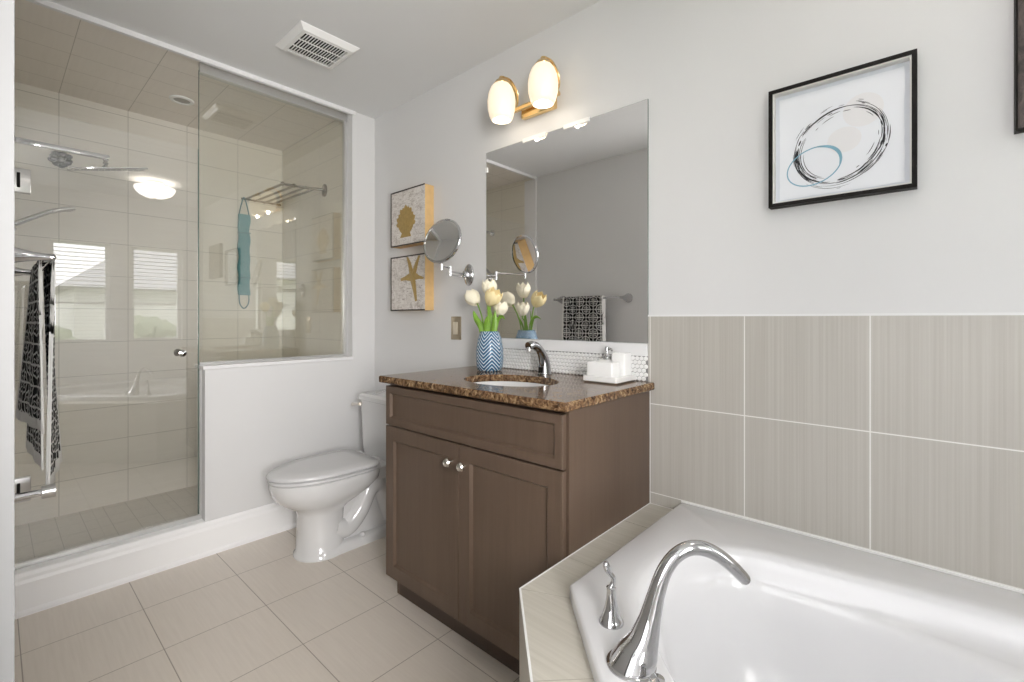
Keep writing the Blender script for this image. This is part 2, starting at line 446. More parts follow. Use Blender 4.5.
b = MB(); b.box(XR + 0.05, XR + 0.10, SY[0], SY[0] + 0.04, 0.8, 2.1); b.box(XR + 0.05, XR + 0.10, SY[1] - 0.04, SY[1], 0.8, 2.1)
b.box(XR + 0.05, XR + 0.10, SY[0] + 0.04, SY[1] - 0.04, 0.8, 0.84); b.box(XR + 0.05, XR + 0.10, SY[0] + 0.04, SY[1] - 0.04, 2.06, 2.1)
w_ = struct('window_4', b, M['paint_white'], smooth=0)  # tall window out of view, added to house the side fill lamp
MB().box(XR + 0.07, XR + 0.076, SY[0] + 0.04, SY[1] - 0.04, 0.84, 2.06).build('pane', M['window_glass'], w_, smooth=0)
for i, (y0, y1) in enumerate(WY):
    b = MB(); t = 0.035
    for (a0, a1, c0, c1) in ((y0, y1, WZ[0], WZ[0]+t), (y0, y1, WZ[1]-t, WZ[1]), (y0, y0+t, WZ[0]+t, WZ[1]-t), (y1-t, y1, WZ[0]+t, WZ[1]-t)):
        b.box(XR + 0.05, XR + 0.10, a0, a1, c0, c1)
    w_ = struct('window_%d' % (i+1), b, M['paint_white'], smooth=0)
    MB().box(XR + 0.07, XR + 0.076, y0 + t, y1 - t, WZ[0] + t, WZ[1] - t).build('pane', M['window_glass'], w_, smooth=0)
    b = MB()
    for k in range(15):
        z = 1.90 - k*0.040
        b.box(XR + 0.005, XR + 0.045, y0 + 0.01, y1 - 0.01, z, z + 0.0025,
              mat=Matrix.Translation((XR+0.025, 0, z)) @ Matrix.Rotation(math.radians(3), 4, 'Y') @ Matrix.Translation((-XR-0.025, 0, -z)))
    b.box(XR + 0.002, XR + 0.05, y0 + 0.005, y1 - 0.005, 1.92, 1.95)
    b.box(XR + 0.008, XR + 0.04, y0 + 0.01, y1 - 0.01, 1.312, 1.326)
    o = b.build('window_blind', M['blind'], smooth=0)
    tag(o, ['white slat blind in the left pane of the window reflected in shower glass',
            'white slat blind in the right pane of the window reflected in shower glass'][i], 'blind')

# outside, seen only as a reflection in the shower glass
o = MB().box(XR + 0.14, 40, -20, 20, -0.6, -0.5).build('lawn_ground', M['grass'], smooth=0); o['kind'] = 'structure'
hs = thing('neighbour_house', 'neighbouring house with grey roof and pale siding, outside the window in the reflection', 'house', (14, -4, -0.5))
MB().box(14, 20, -9, -1.2, -0.5, 2.6).build('wall', M['siding'], hs, smooth=0)
MB().add([(13.2, -9.5, 2.5), (13.2, -0.6, 2.5), (20.5, -0.6, 2.5), (20.5, -9.5, 2.5), (17, -8, 4.6), (17, -2.4, 4.6)],
         [(0, 1, 2, 3), (0, 4, 5, 1), (2, 5, 4, 3), (0, 3, 4), (1, 5, 2)]).build('roof', M['roof'], hs, smooth=0)
MB().cyl((13.5, -2.0, -0.5), (13.5, -2.0, 2.5), 0.12).build('porch_post', M['paint_white'], hs)
h2 = thing('neighbour_house', 'second house farther off with a low grey roof, right of the first in the reflection', 'house', (22, 6, -0.5))
MB().box(22, 30, 0.5, 12, -0.5, 2.5).build('wall', M['siding'], h2, smooth=0)
MB().add([(21.3, 0, 2.4), (21.3, 12.5, 2.4), (30.5, 12.5, 2.4), (30.5, 0, 2.4), (26, 3, 4.8), (26, 9, 4.8)],
         [(0, 1, 2, 3), (0, 4, 5, 1), (2, 5, 4, 3), (0, 3, 4), (1, 5, 2)]).build('roof', M['roof'], h2, smooth=0)
def bush(x, y, r, label):
    b = MB()
    for k in range(60):
        a = random.random()*2*PI; e = random.random()*PI/2; rr = r*(0.75 + 0.3*random.random())
        p = Vector((x + rr*math.cos(a)*math.cos(e), y + rr*math.sin(a)*math.cos(e), -0.5 + rr*1.1*math.sin(e)))
        bb = bmesh.new(); bmesh.ops.create_icosphere(bb, subdivisions=1, radius=r*0.26)
        b.bm(bb, 0, Matrix.Translation(p) @ Matrix.Rotation(random.random()*3, 4, 'X'))
    b.lathe([(r*0.7, 0), (r*0.75, r*0.5), (r*0.4, r*0.9)], (x, y, -0.5), seg=10)
    tag(b.build('garden_bush', M['bush'], smooth=0), label, 'bush')
bush(10.5, -1.1, 1.15, 'round dark green bush outside the left pane in the window reflection')
bush(11.5, 0.9, 1.3, 'broad green bush outside the right pane in the window reflection')

# ---- tiled band on the vanity wall around the tub, with its white top edge
TX0 = 1.868
b = MB(); b.box(TX0, XR, -0.008, 0.0, 0.40, 1.168)
struct('wall_tile_back', b, M['tub_tile'], smooth=0)
struct('trim_2', MB().box(TX0, XR, -0.010, 0.0, 1.168, 1.1745), M['paint_white'], smooth=0)

# ------------------------------------------------------------------ shower
SX, SY0, SY1 = -1.03, YC, -0.155
struct('wall_shower_back', MB().box(SX - 0.1, SX, SY0, SY1, 0, H), M['shower_tile'], smooth=0)
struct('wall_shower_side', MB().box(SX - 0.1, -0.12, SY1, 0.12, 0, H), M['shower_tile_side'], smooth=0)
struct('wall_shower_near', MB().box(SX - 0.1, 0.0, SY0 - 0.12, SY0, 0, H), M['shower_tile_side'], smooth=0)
struct('ceiling_shower', MB().box(SX - 0.1, 0.0, SY0, SY1, H, H + 0.1), M['shower_ceiling'], smooth=0)
struct('floor_shower', MB().box(SX, -0.12, SY0, SY1, -0.05, 0.04), M['shower_floor'], smooth=0)
# curb under the door, low wall under the fixed panel
HWY = -0.938
struct('trim_3', MB().box(-0.12, 0.0, SY0, HWY, 0, 0.165), plain('curb_paint', (0.92, 0.92, 0.92), 0.35, var=0.005), smooth=0)
struct('wall_low', MB().box(-0.12, 0.0, HWY, SY1, 0, 0.910), M['paint'], smooth=0)
struct('trim_4', MB().box(-0.128, 0.010, HWY - 0.010, SY1 + 0.002, 0.910, 0.929, 0.003), M['paint_white'], smooth=0)
struct('trim_5', MB().box(-0.012, 0.008, SY0, SY1 + 0.02, 2.417, H), M['paint_white'], smooth=0)
struct('trim_7', MB().box(-0.12, 0.008, SY0, SY0 + 0.022, 0.165, 2.417), M['paint_white'], smooth=0)
# baseboards
M['baseboard'] = plain('baseboard_paint', (0.92, 0.92, 0.92), 0.35, var=0.005)
def baseboard(name, x0, x1, y0, y1, axis):
    # profile: shoe, flat, stepped cap. axis 'x+' = faces +x (runs in y); 'y-' faces -y ; 'y+'
    prof = [(0.0, 0.0), (0.022, 0.0), (0.022, 0.012), (0.014, 0.022), (0.014, 0.125), (0.009, 0.137), (0.009, 0.150), (0.004, 0.163), (0.0, 0.163)]
    rings = []
    for e in (0, 1):
        if axis == 'x+': rings.append([(x0 + d, y1 if e else y0, z) for d, z in prof])
        elif axis == 'y-': rings.append([(x1 if e else x0, y0 - d, z) for d, z in prof])
        else: rings.append([(x1 if e else x0, y0 + d, z) for d, z in prof])
    struct(name, MB().loft(rings), M['baseboard'], smooth=0)
baseboard('baseboard_left', 0.0, 0, YC, 0.0, 'x+')
baseboard('baseboard_back', 0.0225, 0.968, 0.0, 0, 'y-')
baseboard('baseboard_near', 0.0225, XE - 0.08, YC, 0, 'y+')

GX = -0.07
# sliding/hinged door
dr = thing('shower_door', 'frameless hinged glass shower door beside the low wall', 'shower door', (GX, -1.3, 0.17))
b = MB().box(GX - 0.004, GX + 0.004, -1.625, -0.950, 0.185, 2.008)
b.build('glass_pane', M['glass'], dr, smooth=0)
MB().box(GX - 0.0045, GX + 0.0045, -0.9498, -0.9470, 0.185, 2.008).build('edge_seal', M['glass_edge'], dr, smooth=0)
b = MB().lathe([(0.006, 0), (0.006, 0.02), (0.014, 0.026), (0.018, 0.034), (0.015, 0.044), (0.0, 0.047)], (GX + 0.004, -1.024, 0.994), (1, 0, 0), 24, cap=False)
b.lathe([(0.006, 0), (0.006, 0.02), (0.014, 0.026), (0.018, 0.034), (0.015, 0.044), (0.0, 0.047)], (GX - 0.004, -1.024, 0.994), (-1, 0, 0), 24, cap=False)
b.build('door_knob', M['chrome'], dr)
for z in (1.713, 0.475):
    h_ = MB().box(GX + 0.004, GX + 0.016, -1.652, -1.530, z - 0.048, z + 0.048, 0.003)
    h_.box(GX - 0.016, GX - 0.004, -1.652, -1.530, z - 0.048, z + 0.048, 0.003)
    h_ = h_.build('hinge', M['steel'], dr)
    MB().box(GX + 0.016, GX + 0.021, -1.570, -1.560, z - 0.030, z + 0.030, 0.002).build('hinge_pin_cover', M['black'], h_)
b = MB().box(GX - 0.02, GX + 0.02, -1.655, HWY - 0.001, 0.165, 0.179, 0.002)
b.box(GX + 0.012, GX + 0.02, -1.655, HWY - 0.001, 0.179, 0.188)
tag(b.build('door_threshold', M['aluminium'], smooth=0), 'aluminium threshold strip on white curb under shower door', 'threshold')

fp = thing('shower_screen', 'fixed glass shower panel standing on the low wall, framed in metal channel', 'glass panel', (GX, -0.55, 0.929))
MB().box(GX - 0.004, GX + 0.004, -0.9455, -0.160, 0.932, 2.40).build('glass_pane', M['panel_glass'], fp, smooth=0)
MB().box(GX - 0.0046, GX + 0.0046, -0.9470, -0.9456, 0.932, 2.40).build('glass_edge', M['glass_edge'], fp, smooth=0)
b = MB().box(GX - 0.014, GX + 0.014, -0.945, -0.158, 2.395, 2.4385)
b.box(GX - 0.018, GX + 0.018, -0.945, -0.170, 2.388, 2.397)
b.build('top_channel', M['aluminium'], fp, smooth=0)
MB().box(GX - 0.012, GX + 0.012, -0.175, -0.1555, 0.930, 2.388).build('side_channel', M['aluminium'], fp, smooth=0)
MB().box(GX - 0.012, GX + 0.012, -0.945, -0.175, 0.9295, 0.943).build('bottom_channel', M['aluminium'], fp, smooth=0)
b = MB().box(GX - 0.012, GX + 0.012, HWY - 0.008, HWY, 0.166, 0.909)
tag(b.build('wall_jamb_channel', M['aluminium'], smooth=0), 'aluminium channel up the end of the low wall by the shower door', 'channel')

# recessed light
rl = thing('recessed_light', 'round recessed light in tiled shower ceiling', 'ceiling light', (-0.61, -0.894, H))
MB().lathe([(0.040, -0.001), (0.043, -0.008), (0.058, -0.006), (0.062, 0.0)], (-0.61, -0.894, H), cap=False).build('trim_ring', M['white_plastic'], rl)
MB().lathe([(0.0, -0.003), (0.041, -0.003), (0.041, -0.0005), (0, -0.0005)], (-0.61, -0.894, H), cap=False).build('lens', M['lens'], rl)

# rain shower
rs = thing('rain_shower', 'square rain shower head hanging from a long flat chrome arm', 'shower head', (-0.55, SY0, 2.0))
MB().box(-0.562, -0.538, SY0 + 0.001, -1.225, 1.988, 2.013, 0.003).build('arm', M['chrome'], rs)
MB().lathe([(0.03, 0), (0.03, 0.008), (0.016, 0.012)], (-0.55, SY0, 2.004), (0, 1, 0)).build('wall_flange', M['chrome'], rs)
MB().lathe([(0.011, 0), (0.011, 0.012), (0.007, 0.016), (0.013, 0.026), (0.007, 0.034), (0.016, 0.046)][::-1], (-0.55, -1.240, 1.996), (0, 0, -1)).build('swivel', M['chrome'], rs)
TR = Matrix.Translation((-0.55, -1.240, 1.948)) @ Matrix.Rotation(math.radians(11.5), 4, 'Y') @ Matrix.Rotation(math.radians(12.5), 4, 'X') @ Matrix.Translation((0.55, 1.240, -1.948))
hd = MB().box(-0.685, -0.415, -1.395, -1.085, 1.939, 1.948, 0.002, mat=TR).build('head', M['chrome'], rs)
b = MB()
for i in range(13):
    for j in range(13):
        x = -0.670 + i*0.020; y = -1.378 + j*0.023
        b.lathe([(0.0048, 0), (0.0034, -0.007)], tuple(TR @ Vector((x, y, 1.939))), seg=6)
b.build('nozzles', M['steel'], hd)
# grey lobed pouf
b = MB()
for k in range(9):
    a = k*2*PI/9; rr = 0.035 if k % 2 else 0.028
    bb = bmesh.new(); bmesh.ops.create_icosphere(bb, subdivisions=2, radius=0.019)
    b.bm(bb, 0, Matrix.Translation((SX + 0.035 + 0.012*(k % 3 - 1), -1.376 + rr*math.cos(a), 2.058 + rr*math.sin(a))) @ Matrix.Diagonal((1.0, 1.2, 0.8, 1)))
bb = bmesh.new(); bmesh.ops.create_icosphere(bb, subdivisions=2, radius=0.024)
b.bm(bb, 0, Matrix.Translation((SX + 0.045, -1.376, 2.055)))
b.tube([(SX + 0.001, -1.376, 2.06), (SX + 0.03, -1.376, 2.06)], 0.008)
tag(b.build('body_spray', M['pouf']), 'small dark lobed chrome fitting on shower back wall behind rain head', 'shower fitting')
# hand shower
hs_ = thing('hand_shower', 'slim chrome hand shower rising from its wall bracket inside the shower', 'hand shower', (-0.5, SY0, 1.56))
MB().tube([(-0.5, -1.585, 1.585), (-0.5, -1.567, 1.598), (-0.5, -1.456, 1.672), (-0.5, -1.44, 1.680)], [0.012, 0.012, 0.011, 0.011]).build('handle', M['chrome'], hs_)
MB().tube([(-0.5, -1.44, 1.680), (-0.5, -1.42, 1.687), (-0.5, -1.38, 1.700), (-0.5, -1.361, 1.705)], [0.011, 0.016, 0.018, 0.010], flat=[1, 0.7, 0.7, 0.7]).build('spray_head', M['steel'], hs_)
b = MB().tube([(-0.5, SY0 + 0.001, 1.585), (-0.5, -1.60, 1.585)], 0.016)
b.tube([(-0.5, -1.60, 1.585), (-0.5, -1.565, 1.565)], [0.02, 0.014]); b.build('bracket', M['chrome'], hs_)
MB().tube(catmull([(-0.5, -1.585, 1.58), (-0.5, -1.60, 1.4), (-0.5, -1.585, 1.1), (-0.5, -1.60, 0.9), (-0.5, -1.645, 0.95)], 10), 0.006, 8).build('hose', M['steel'], hs_)

# towel rack on the shower side wall
rk = thing('shower_rack', 'chrome multi-rail rack on shower side wall beside the glass', 'rack', (-0.352, SY1, 2.018))
MB().lathe([(0.032, 0), (0.032, 0.008), (0.018, 0.014)], (-0.352, SY1, 2.015), (0, -1, 0), sy=1.3).build('wall_plate', M['dark_nickel'], rk)
MB().tube([(-0.352, SY1 - 0.002, 2.018), (-0.395, -0.27, 2.018), (-0.417, -0.402, 2.018)], [0.009, 0.008, 0.008]).build('cross_arm', M['dark_nickel'], rk)
MB().tube([(-1.0, -0.18, 2.018), (-1.005, -0.45, 2.018)], 0.007).build('cross_arm', M['dark_nickel'], rk)
for yy in (-0.215, -0.27, -0.335, -0.402):
    xa = -0.352 - 0.065*(abs(yy) - 0.155)/0.247
    MB().tube([(xa, yy, 2.018), (-1.022, yy - 0.02, 2.018)], 0.0075, 10).build('rail', M['dark_nickel'], rk)
for (x, y) in ((-0.408, -0.335), (-0.417, -0.402)):
    bb = bmesh.new(); bmesh.ops.create_icosphere(bb, subdivisions=2, radius=0.013)
    MB().bm(bb, 0, Matrix.Translation((x, y, 2.020))).build('rail_knob', M['dark_nickel'], rk)
# teal back scrubber
ts = thing('back_scrubber', 'long teal cloth back scrubber with rope loops, hanging in shower', 'back scrubber', (-0.995, -0.434, 1.99))
b = MB()
rings = []
for k in range(25):
    z = 1.905 - k*0.575/24; wob = 0.003*math.sin(k*1.1)
    hw_ = 0.036 + 0.002*math.sin(k*0.9)
    rings.append([(-1.000 - 0.012, -0.434 - hw_ + wob, z), (-1.000 - 0.012, -0.434 + hw_ + wob, z), (-0.990, -0.434 + hw_ + wob, z), (-0.986, -0.434 + wob, z), (-0.990, -0.434 - hw_ + wob, z)])
b.loft(rings); pad = b.build('scrub_pad', M['teal'], ts)
for z in (1.77, 1.45):
    MB().box(-1.014, -0.984, -0.472, -0.396, z, z + 0.006).build('stitched_band', M['teal_dark'], pad, smooth=0)
MB().tube(catmull([(-0.998, -0.466, 1.905), (-0.998, -0.455, 1.96), (-1.0, -0.434, 2.028), (-0.998, -0.413, 1.96), (-0.998, -0.402, 1.905)], 6), 0.004, 8).build('hanging_loop', M['teal_dark'], ts)
MB().tube(catmull([(-0.998, -0.466, 1.33), (-0.998, -0.462, 1.27), (-1.0, -0.434, 1.235), (-0.998, -0.406, 1.27), (-0.998, -0.402, 1.33)], 6), 0.004, 8).build('pull_loop', M['teal_dark'], ts)

# ------------------------------------------------------------------ towel bar, towel, paper holder on the near wall
YB = -1.530; ZB = 1.322
tb = thing('towel_bar', 'chrome towel bar with flared posts on near wall, holding patterned towel', 'towel bar', (0.62, YC, ZB))
MB().cyl((0.295, YB, ZB), (0.915, YB, ZB), 0.008).build('rail', M['chrome'], tb)
for x in (0.300, 0.915):
    MB().lathe([(0.036, 0.001), (0.036, 0.006), (0.031, 0.022), (0.025, 0.045), (0.017, 0.070), (0.011, 0.095), (0.009, 0.122), (0.010, 0.133), (0.0, 0.137)], (x, YC, ZB), (0, 1, 0), cap=False).build('post', M['chrome'], tb)
tw = thing('bath_towel', 'black and white geometric patterned towel folded over chrome bar', 'towel', (0.59, YB, ZB))
def drape(x0, x1, zf, zb, rad, skew, fr, seed, near=0.0, fskew=0.0):
    """sheet over the bar: back leg (towards the wall) and front leg, uv in metres"""
    rnd = random.Random(seed); NX = 26
    path = []
    nb = 16
    for i in range(nb+1):
        t = i/nb; path.append(('b', t))
    for i in range(1, 8): path.append(('o', i/8))
    for i in range(nb+1): path.append(('f', i/nb))
    vs = []; uvs = []
    for j in range(NX+1):
        s_ = j/NX; x = x0 + (x1 - x0)*s_; d = 0
        prev = None
        for kind, t in path:
            if kind == 'b':
                z = zb + (ZB - zb)*t; k = 1 - t
                y = YB - rad - skew*(1-s_)*k + near*k
            elif kind == 'o':
                y = YB - rad*math.cos(PI*t); z = ZB + rad*math.sin(PI*t); k = 0
            else:
                z = ZB + (zf - ZB)*t; k = t
                y = YB + rad - 0.012*k + fskew*(1-s_)*k
            amp = fr*min(1, k*3)
            y += amp*math.sin(s_*PI*5 + (0.4 if kind == 'b' else 2.0) + 0.6*k)
            xx = x + 0.010*k*math.sin(s_*7 + seed)
            p = (xx, y, z)
            if prev: d += (Vector(p) - Vector(prev)).length
            prev = p; vs.append(p); uvs.append((x, d))
    L = len(path); b = MB(); fs = []; us = []; mi = []
    for j in range(NX):
        for i in range(L-1):
            q = (j*L+i, j*L+i+1, (j+1)*L+i+1, (j+1)*L+i)
            b.add([vs[k] for k in q], [(0, 1, 2, 3)], 1 if (j < 1 or j >= NX-1 or i == 0 or i == L-2) else 0, [[uvs[k] for k in q]])
    return b
def sheet(name, b, th=0.005):
    o = b.build(name, [M['towel'], M['hem']], tw, smooth=0)
    me = o.data; m_ = bmesh.new(); m_.from_mesh(me); bmesh.ops.remove_doubles(m_, verts=m_.verts[:], dist=0.00001); m_.to_mesh(me); m_.free()
    for p in me.polygons: p.use_smooth = True
    sm = o.modifiers.new('thickness', 'SOLIDIFY'); sm.thickness = th; sm.offset = 0
    return o
sheet('outer_fold', drape(0.395, 0.775, 0.665, 0.835, 0.016, 0.048, 0.003, 1, 0.010, 0.050))
sheet('inner_fold', drape(0.400, 0.770, 0.685, 0.730, 0.0120, 0.022, 0.002, 2, 0.004, 0.032))

ph_ = thing('paper_holder', 'chrome toilet paper holder on the near wall below the towel', 'paper holder', (0.86, YC, 0.69))
MB().box(0.72, 0.90, YC + 0.001, YC + 0.012, 0.655, 0.725, 0.003).build('wall_plate', M['steel'], ph_)
b = MB().tube([(0.86, YC + 0.01, 0.690), (0.86, -1.545, 0.690)], [0.012, 0.009])
b.build('arm', M['chrome'], ph_)
MB().lathe([(0.0, 0), (0.017, 0.001), (0.018, 0.028), (0.0, 0.029)], (0.86, -1.547, 0.690), (0, 1, 0), cap=False).build('end_cap', M['steel'], ph_)

# ------------------------------------------------------------------ toilet
TCX = 0.385
def egg(cx, yc, w, lf, lb, z, n_=40, pw=2.0, pb=2.6):
    out = []
    for k in range(n_):
        a = 2*PI*k/n_; c, s_ = math.cos(a), math.sin(a)
        p_ = pb if s_ > 0 else pw
        x = w*math.copysign(abs(c)**(2/p_ if s_ > 0 else 1.0), c)
        y = (lb*abs(s_)**(2/p_)) if s_ > 0 else -lf*abs(s_)
        out.append((cx + x, yc + y, z))
    return out
tl = thing('toilet', 'white two-piece toilet with elongated bowl and closed lid beside vanity', 'toilet', (TCX, -0.40, 0))
b = MB()
CB = TCX - 0.015
b.loft([egg(CB, -0.535, 0.122, 0.125, 0.10, 0.0), egg(CB, -0.535, 0.122, 0.125, 0.10, 0.012), egg(CB, -0.535, 0.112, 0.115, 0.10, 0.02),
        egg(CB, -0.537, 0.106, 0.108, 0.10, 0.12), egg(CB, -0.540, 0.102, 0.105, 0.11, 0.21), egg(CB+0.003, -0.540, 0.110, 0.115, 0.14, 0.235),
        egg(CB+0.006, -0.535, 0.135, 0.165, 0.18, 0.26), egg(TCX-0.003, -0.52, 0.160, 0.225, 0.22, 0.295), egg(TCX, -0.50, 0.176, 0.270, 0.25, 0.335),
        egg(TCX, -0.50, 0.181, 0.278, 0.26, 0.372), egg(TCX, -0.50, 0.180, 0.280, 0.26, 0.388), egg(TCX, -0.50, 0.172, 0.272, 0.25, 0.392)])
bowl = b.build('bowl', M['porcelain'], tl, smooth=60)
# rear foot and trapway
b = MB()
def rrect(x0, x1, y0, y1, z, r, m=6):
    out = []
    for (cx, cy, a0) in ((x1-r, y1-r, 0), (x0+r, y1-r, PI/2), (x0+r, y0+r, PI), (x1-r, y0+r, 1.5*PI)):
        for k in range(m+1): a = a0 + k*PI/2/m; out.append((cx + r*math.cos(a), cy + r*math.sin(a), z))
    return out
b.loft([rrect(CB-0.118, CB+0.118, -0.60, -0.13, 0, 0.05), rrect(CB-0.118, CB+0.118, -0.60, -0.13, 0.03, 0.05), rrect(CB-0.095, CB+0.095, -0.58, -0.14, 0.045, 0.04)])
b.loft([rrect(CB-0.070, CB+0.070, -0.52, -0.14, 0.04, 0.03), rrect(CB-0.062, CB+0.062, -0.52, -0.14, 0.20, 0.03), rrect(CB-0.075, CB+0.075, -0.45, -0.05, 0.28, 0.03), rrect(TCX-0.11, TCX+0.11, -0.42, -0.03, 0.345, 0.04), rrect(TCX-0.13, TCX+0.13, -0.40, -0.02, 0.385, 0.04)])
b.build('foot', M['porcelain'], tl, smooth=60)
for sgn in (-1, 1):
    x = CB + sgn*0.058
    MB().tube(catmull([(x, -0.50, 0.12), (x, -0.43, 0.10), (x, -0.36, 0.16), (x, -0.30, 0.26), (x, -0.24, 0.27), (x, -0.20, 0.18), (x, -0.17, 0.08)], 8), 0.050, 16).build('trapway', M['porcelain'], tl, smooth=60)
    bb = bmesh.new(); bmesh.ops.create_icosphere(bb, subdivisions=2, radius=0.014)
    MB().bm(bb, 0, Matrix.Translation((CB + sgn*0.10, -0.36, 0.05))).build('bolt_cap', M['seat_plastic'], tl)
b = MB().loft([egg(TCX, -0.50, 0.172, 0.278, 0.20, 0.393, pb=4.5), egg(TCX, -0.50, 0.179, 0.285, 0.205, 0.397, pb=4.5), egg(TCX, -0.50, 0.179, 0.285, 0.205, 0.405, pb=4.5), egg(TCX, -0.50, 0.172, 0.278, 0.20, 0.409, pb=4.5)])
b.build('seat', M['seat_plastic'], tl, smooth=60)
LK = dict(pb=6.0)
b = MB().loft([egg(TCX, -0.50, 0.172, 0.280, 0.20, 0.413, **LK), egg(TCX, -0.50, 0.182, 0.290, 0.208, 0.417, **LK), egg(TCX, -0.50, 0.183, 0.291, 0.208, 0.426, **LK),
               egg(TCX, -0.50, 0.175, 0.282, 0.203, 0.433, **LK), egg(TCX, -0.50, 0.120, 0.20, 0.14, 0.438, **LK), egg(TCX, -0.50, 0.04, 0.06, 0.05, 0.440, **LK)])
b.build('lid', M['seat_plastic'], tl, smooth=60)
for sgn in (-1, 1):
    MB().cyl((TCX + sgn*0.075 - 0.02, -0.278, 0.415), (TCX + sgn*0.075 + 0.02, -0.278, 0.415), 0.016).build('lid_hinge', M['seat_plastic'], tl)
b = MB().loft([rrect(TCX-0.185, TCX+0.185, -0.205, -0.02, 0.375, 0.045), rrect(TCX-0.195, TCX+0.195, -0.212, -0.015, 0.42, 0.045), rrect(TCX-0.208, TCX+0.208, -0.220, -0.012, 0.695, 0.045)])
b.build('tank', M['porcelain'], tl, smooth=50)
b = MB().loft([rrect(TCX-0.210, TCX+0.210, -0.222, -0.012, 0.695, 0.045), rrect(TCX-0.218, TCX+0.218, -0.232, -0.008, 0.700, 0.05), rrect(TCX-0.218, TCX+0.218, -0.232, -0.008, 0.722, 0.05), rrect(TCX-0.205, TCX+0.205, -0.220, -0.014, 0.732, 0.05)])
b.build('tank_lid', M['porcelain'], tl, smooth=50)
b = MB().lathe([(0.013, 0), (0.013, 0.012)], (TCX - 0.17, -0.218, 0.672), (0, -1, 0))
b.tube([(TCX - 0.17, -0.232, 0.672), (TCX - 0.21, -0.236, 0.668), (TCX - 0.235, -0.236, 0.664)], [0.008, 0.008, 0.011], 12)
b.build('flush_lever', M['nickel'], tl)

# ------------------------------------------------------------------ vanity
VX0, VX1, VF = 0.969, 1.874, -0.525
vn = thing('vanity_cabinet', 'brown stained wooden vanity cabinet with two shaker doors and false drawer', 'cabinet', (1.42, -0.26, 0))
b = MB()
b.box(VX1 - 0.018, VX1, VF, -0.001, 0.095, 0.897); b.box(VX0, VX0 + 0.018, VF, -0.001, 0.095, 0.897)
b.box(VX1 - 0.018, VX1, -0.490, -0.001, 0.0, 0.095); b.box(VX0, VX0 + 0.018, -0.490, -0.001, 0.0, 0.095)
b.box(VX0 + 0.018, VX1 - 0.018, VF, -0.001, 0.095, 0.113); b.box(VX0 + 0.018, VX1 - 0.018, -0.02, -0.001, 0.113, 0.897)
b.box(VX0 + 0.018, VX1 - 0.018, VF, VF + 0.018, 0.70, 0.74); b.box(VX0 + 0.018, VX1 - 0.018, VF + 0.03, VF + 0.048, 0.872, 0.897)
b.build('body', M['wood'], vn, smooth=0)
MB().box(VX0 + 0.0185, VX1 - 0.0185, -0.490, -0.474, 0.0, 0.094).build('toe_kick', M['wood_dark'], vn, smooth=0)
def shaker(name, x0, x1, z0, z1, fr, parent):
    y0, y1 = VF - 0.023, VF - 0.004
    b = MB()
    # frame with inner bevel and recessed panel
    def ring(ins, y): return [(x0+ins, y, z0+ins), (x1-ins, y, z0+ins), (x1-ins, y, z1-ins), (x0+ins, y, z1-ins)]
    b.loft([ring(0, y1), ring(0, y0 + 0.002), ring(0.002, y0), ring(fr - 0.008, y0), ring(fr, y0 + 0.010), ring(fr + 0.0001, y0 + 0.0101)])
    return b.build(name, M['wood'], parent, smooth=0)
shaker('drawer_front', VX0 + 0.002, VX1 - 0.008, 0.726, 0.884, 0.036, vn)
XM = 1.4215
for x0, x1, kx in ((VX0 + 0.002, XM - 0.0015, 1.385), (XM + 0.0015, VX1 - 0.008, 1.456)):
    d_ = shaker('door', x0, x1, 0.102, 0.720, 0.062, vn)
    MB().lathe([(0.007, 0), (0.006, 0.010), (0.014, 0.018), (0.016, 0.024), (0.012, 0.030), (0, 0.032)], (kx, VF - 0.023, 0.654), (0, -1, 0), cap=False).build('door_knob', M['nickel'], d_)
# granite worktop with sink cut-out
CX, CY, CA, CBB = 1.45, -0.31, 0.200, 0.150
x0, x1, y0, y1, z0, z1 = 0.955, 1.893, -0.570, -0.001, 0.898, 0.9255
NS = 64
ell = []; rec = []
hx0, hx1, hy0, hy1 = x0, x1, y0, y1
for k in range(NS):
    a = 2*PI*k/NS; c, s_ = math.cos(a), math.sin(a)
    ell.append((CX + CA*c, CY + CBB*s_))
    tx = ((hx1 - CX)/c if c > 1e-9 else (hx0 - CX)/c if c < -1e-9 else 1e9)
    ty = ((hy1 - CY)/s_ if s_ > 1e-9 else (hy0 - CY)/s_ if s_ < -1e-9 else 1e9)
    t_ = min(tx, ty); rec.append([CX + t_*c, CY + t_*s_])
for cx_, cy_ in ((hx0, hy0), (hx1, hy0), (hx1, hy1), (hx0, hy1)):
    k = min(range(NS), key=lambda i: (rec[i][0]-cx_)**2 + (rec[i][1]-cy_)**2); rec[k] = [cx_, cy_]
def inset(p, d): return (min(max(p[0], x0 + d), x1 - d), min(max(p[1], y0 + d), y1 - d))
rings = [[(*e, z0) for e in ell], [(*e, z1 - 0.003) for e in ell], [(CX + (e[0]-CX)*1.015, CY + (e[1]-CY)*1.015, z1) for e in ell],
         [(*inset(r, 0.004), z1) for r in rec], [(*inset(r, 0.0), z1 - 0.004) for r in rec], [(*inset(r, 0.0), z0 + 0.003) for r in rec], [(*inset(r, 0.003), z0) for r in rec], [(*e, z0) for e in ell]]
wt = MB().loft(rings, caps=(False, False)).build('countertop', M['granite'], smooth=30)
tag(wt, 'polished brown granite countertop on the vanity with oval sink cut-out', 'countertop')
sk = thing('sink', 'white oval undermount sink below the granite countertop', 'sink', (CX, CY, 0.75))
rr = [(1.06, 0.8972), (1.00, 0.8970), (0.97, 0.880), (0.90, 0.83), (0.74, 0.785), (0.45, 0.762), (0.12, 0.758)]
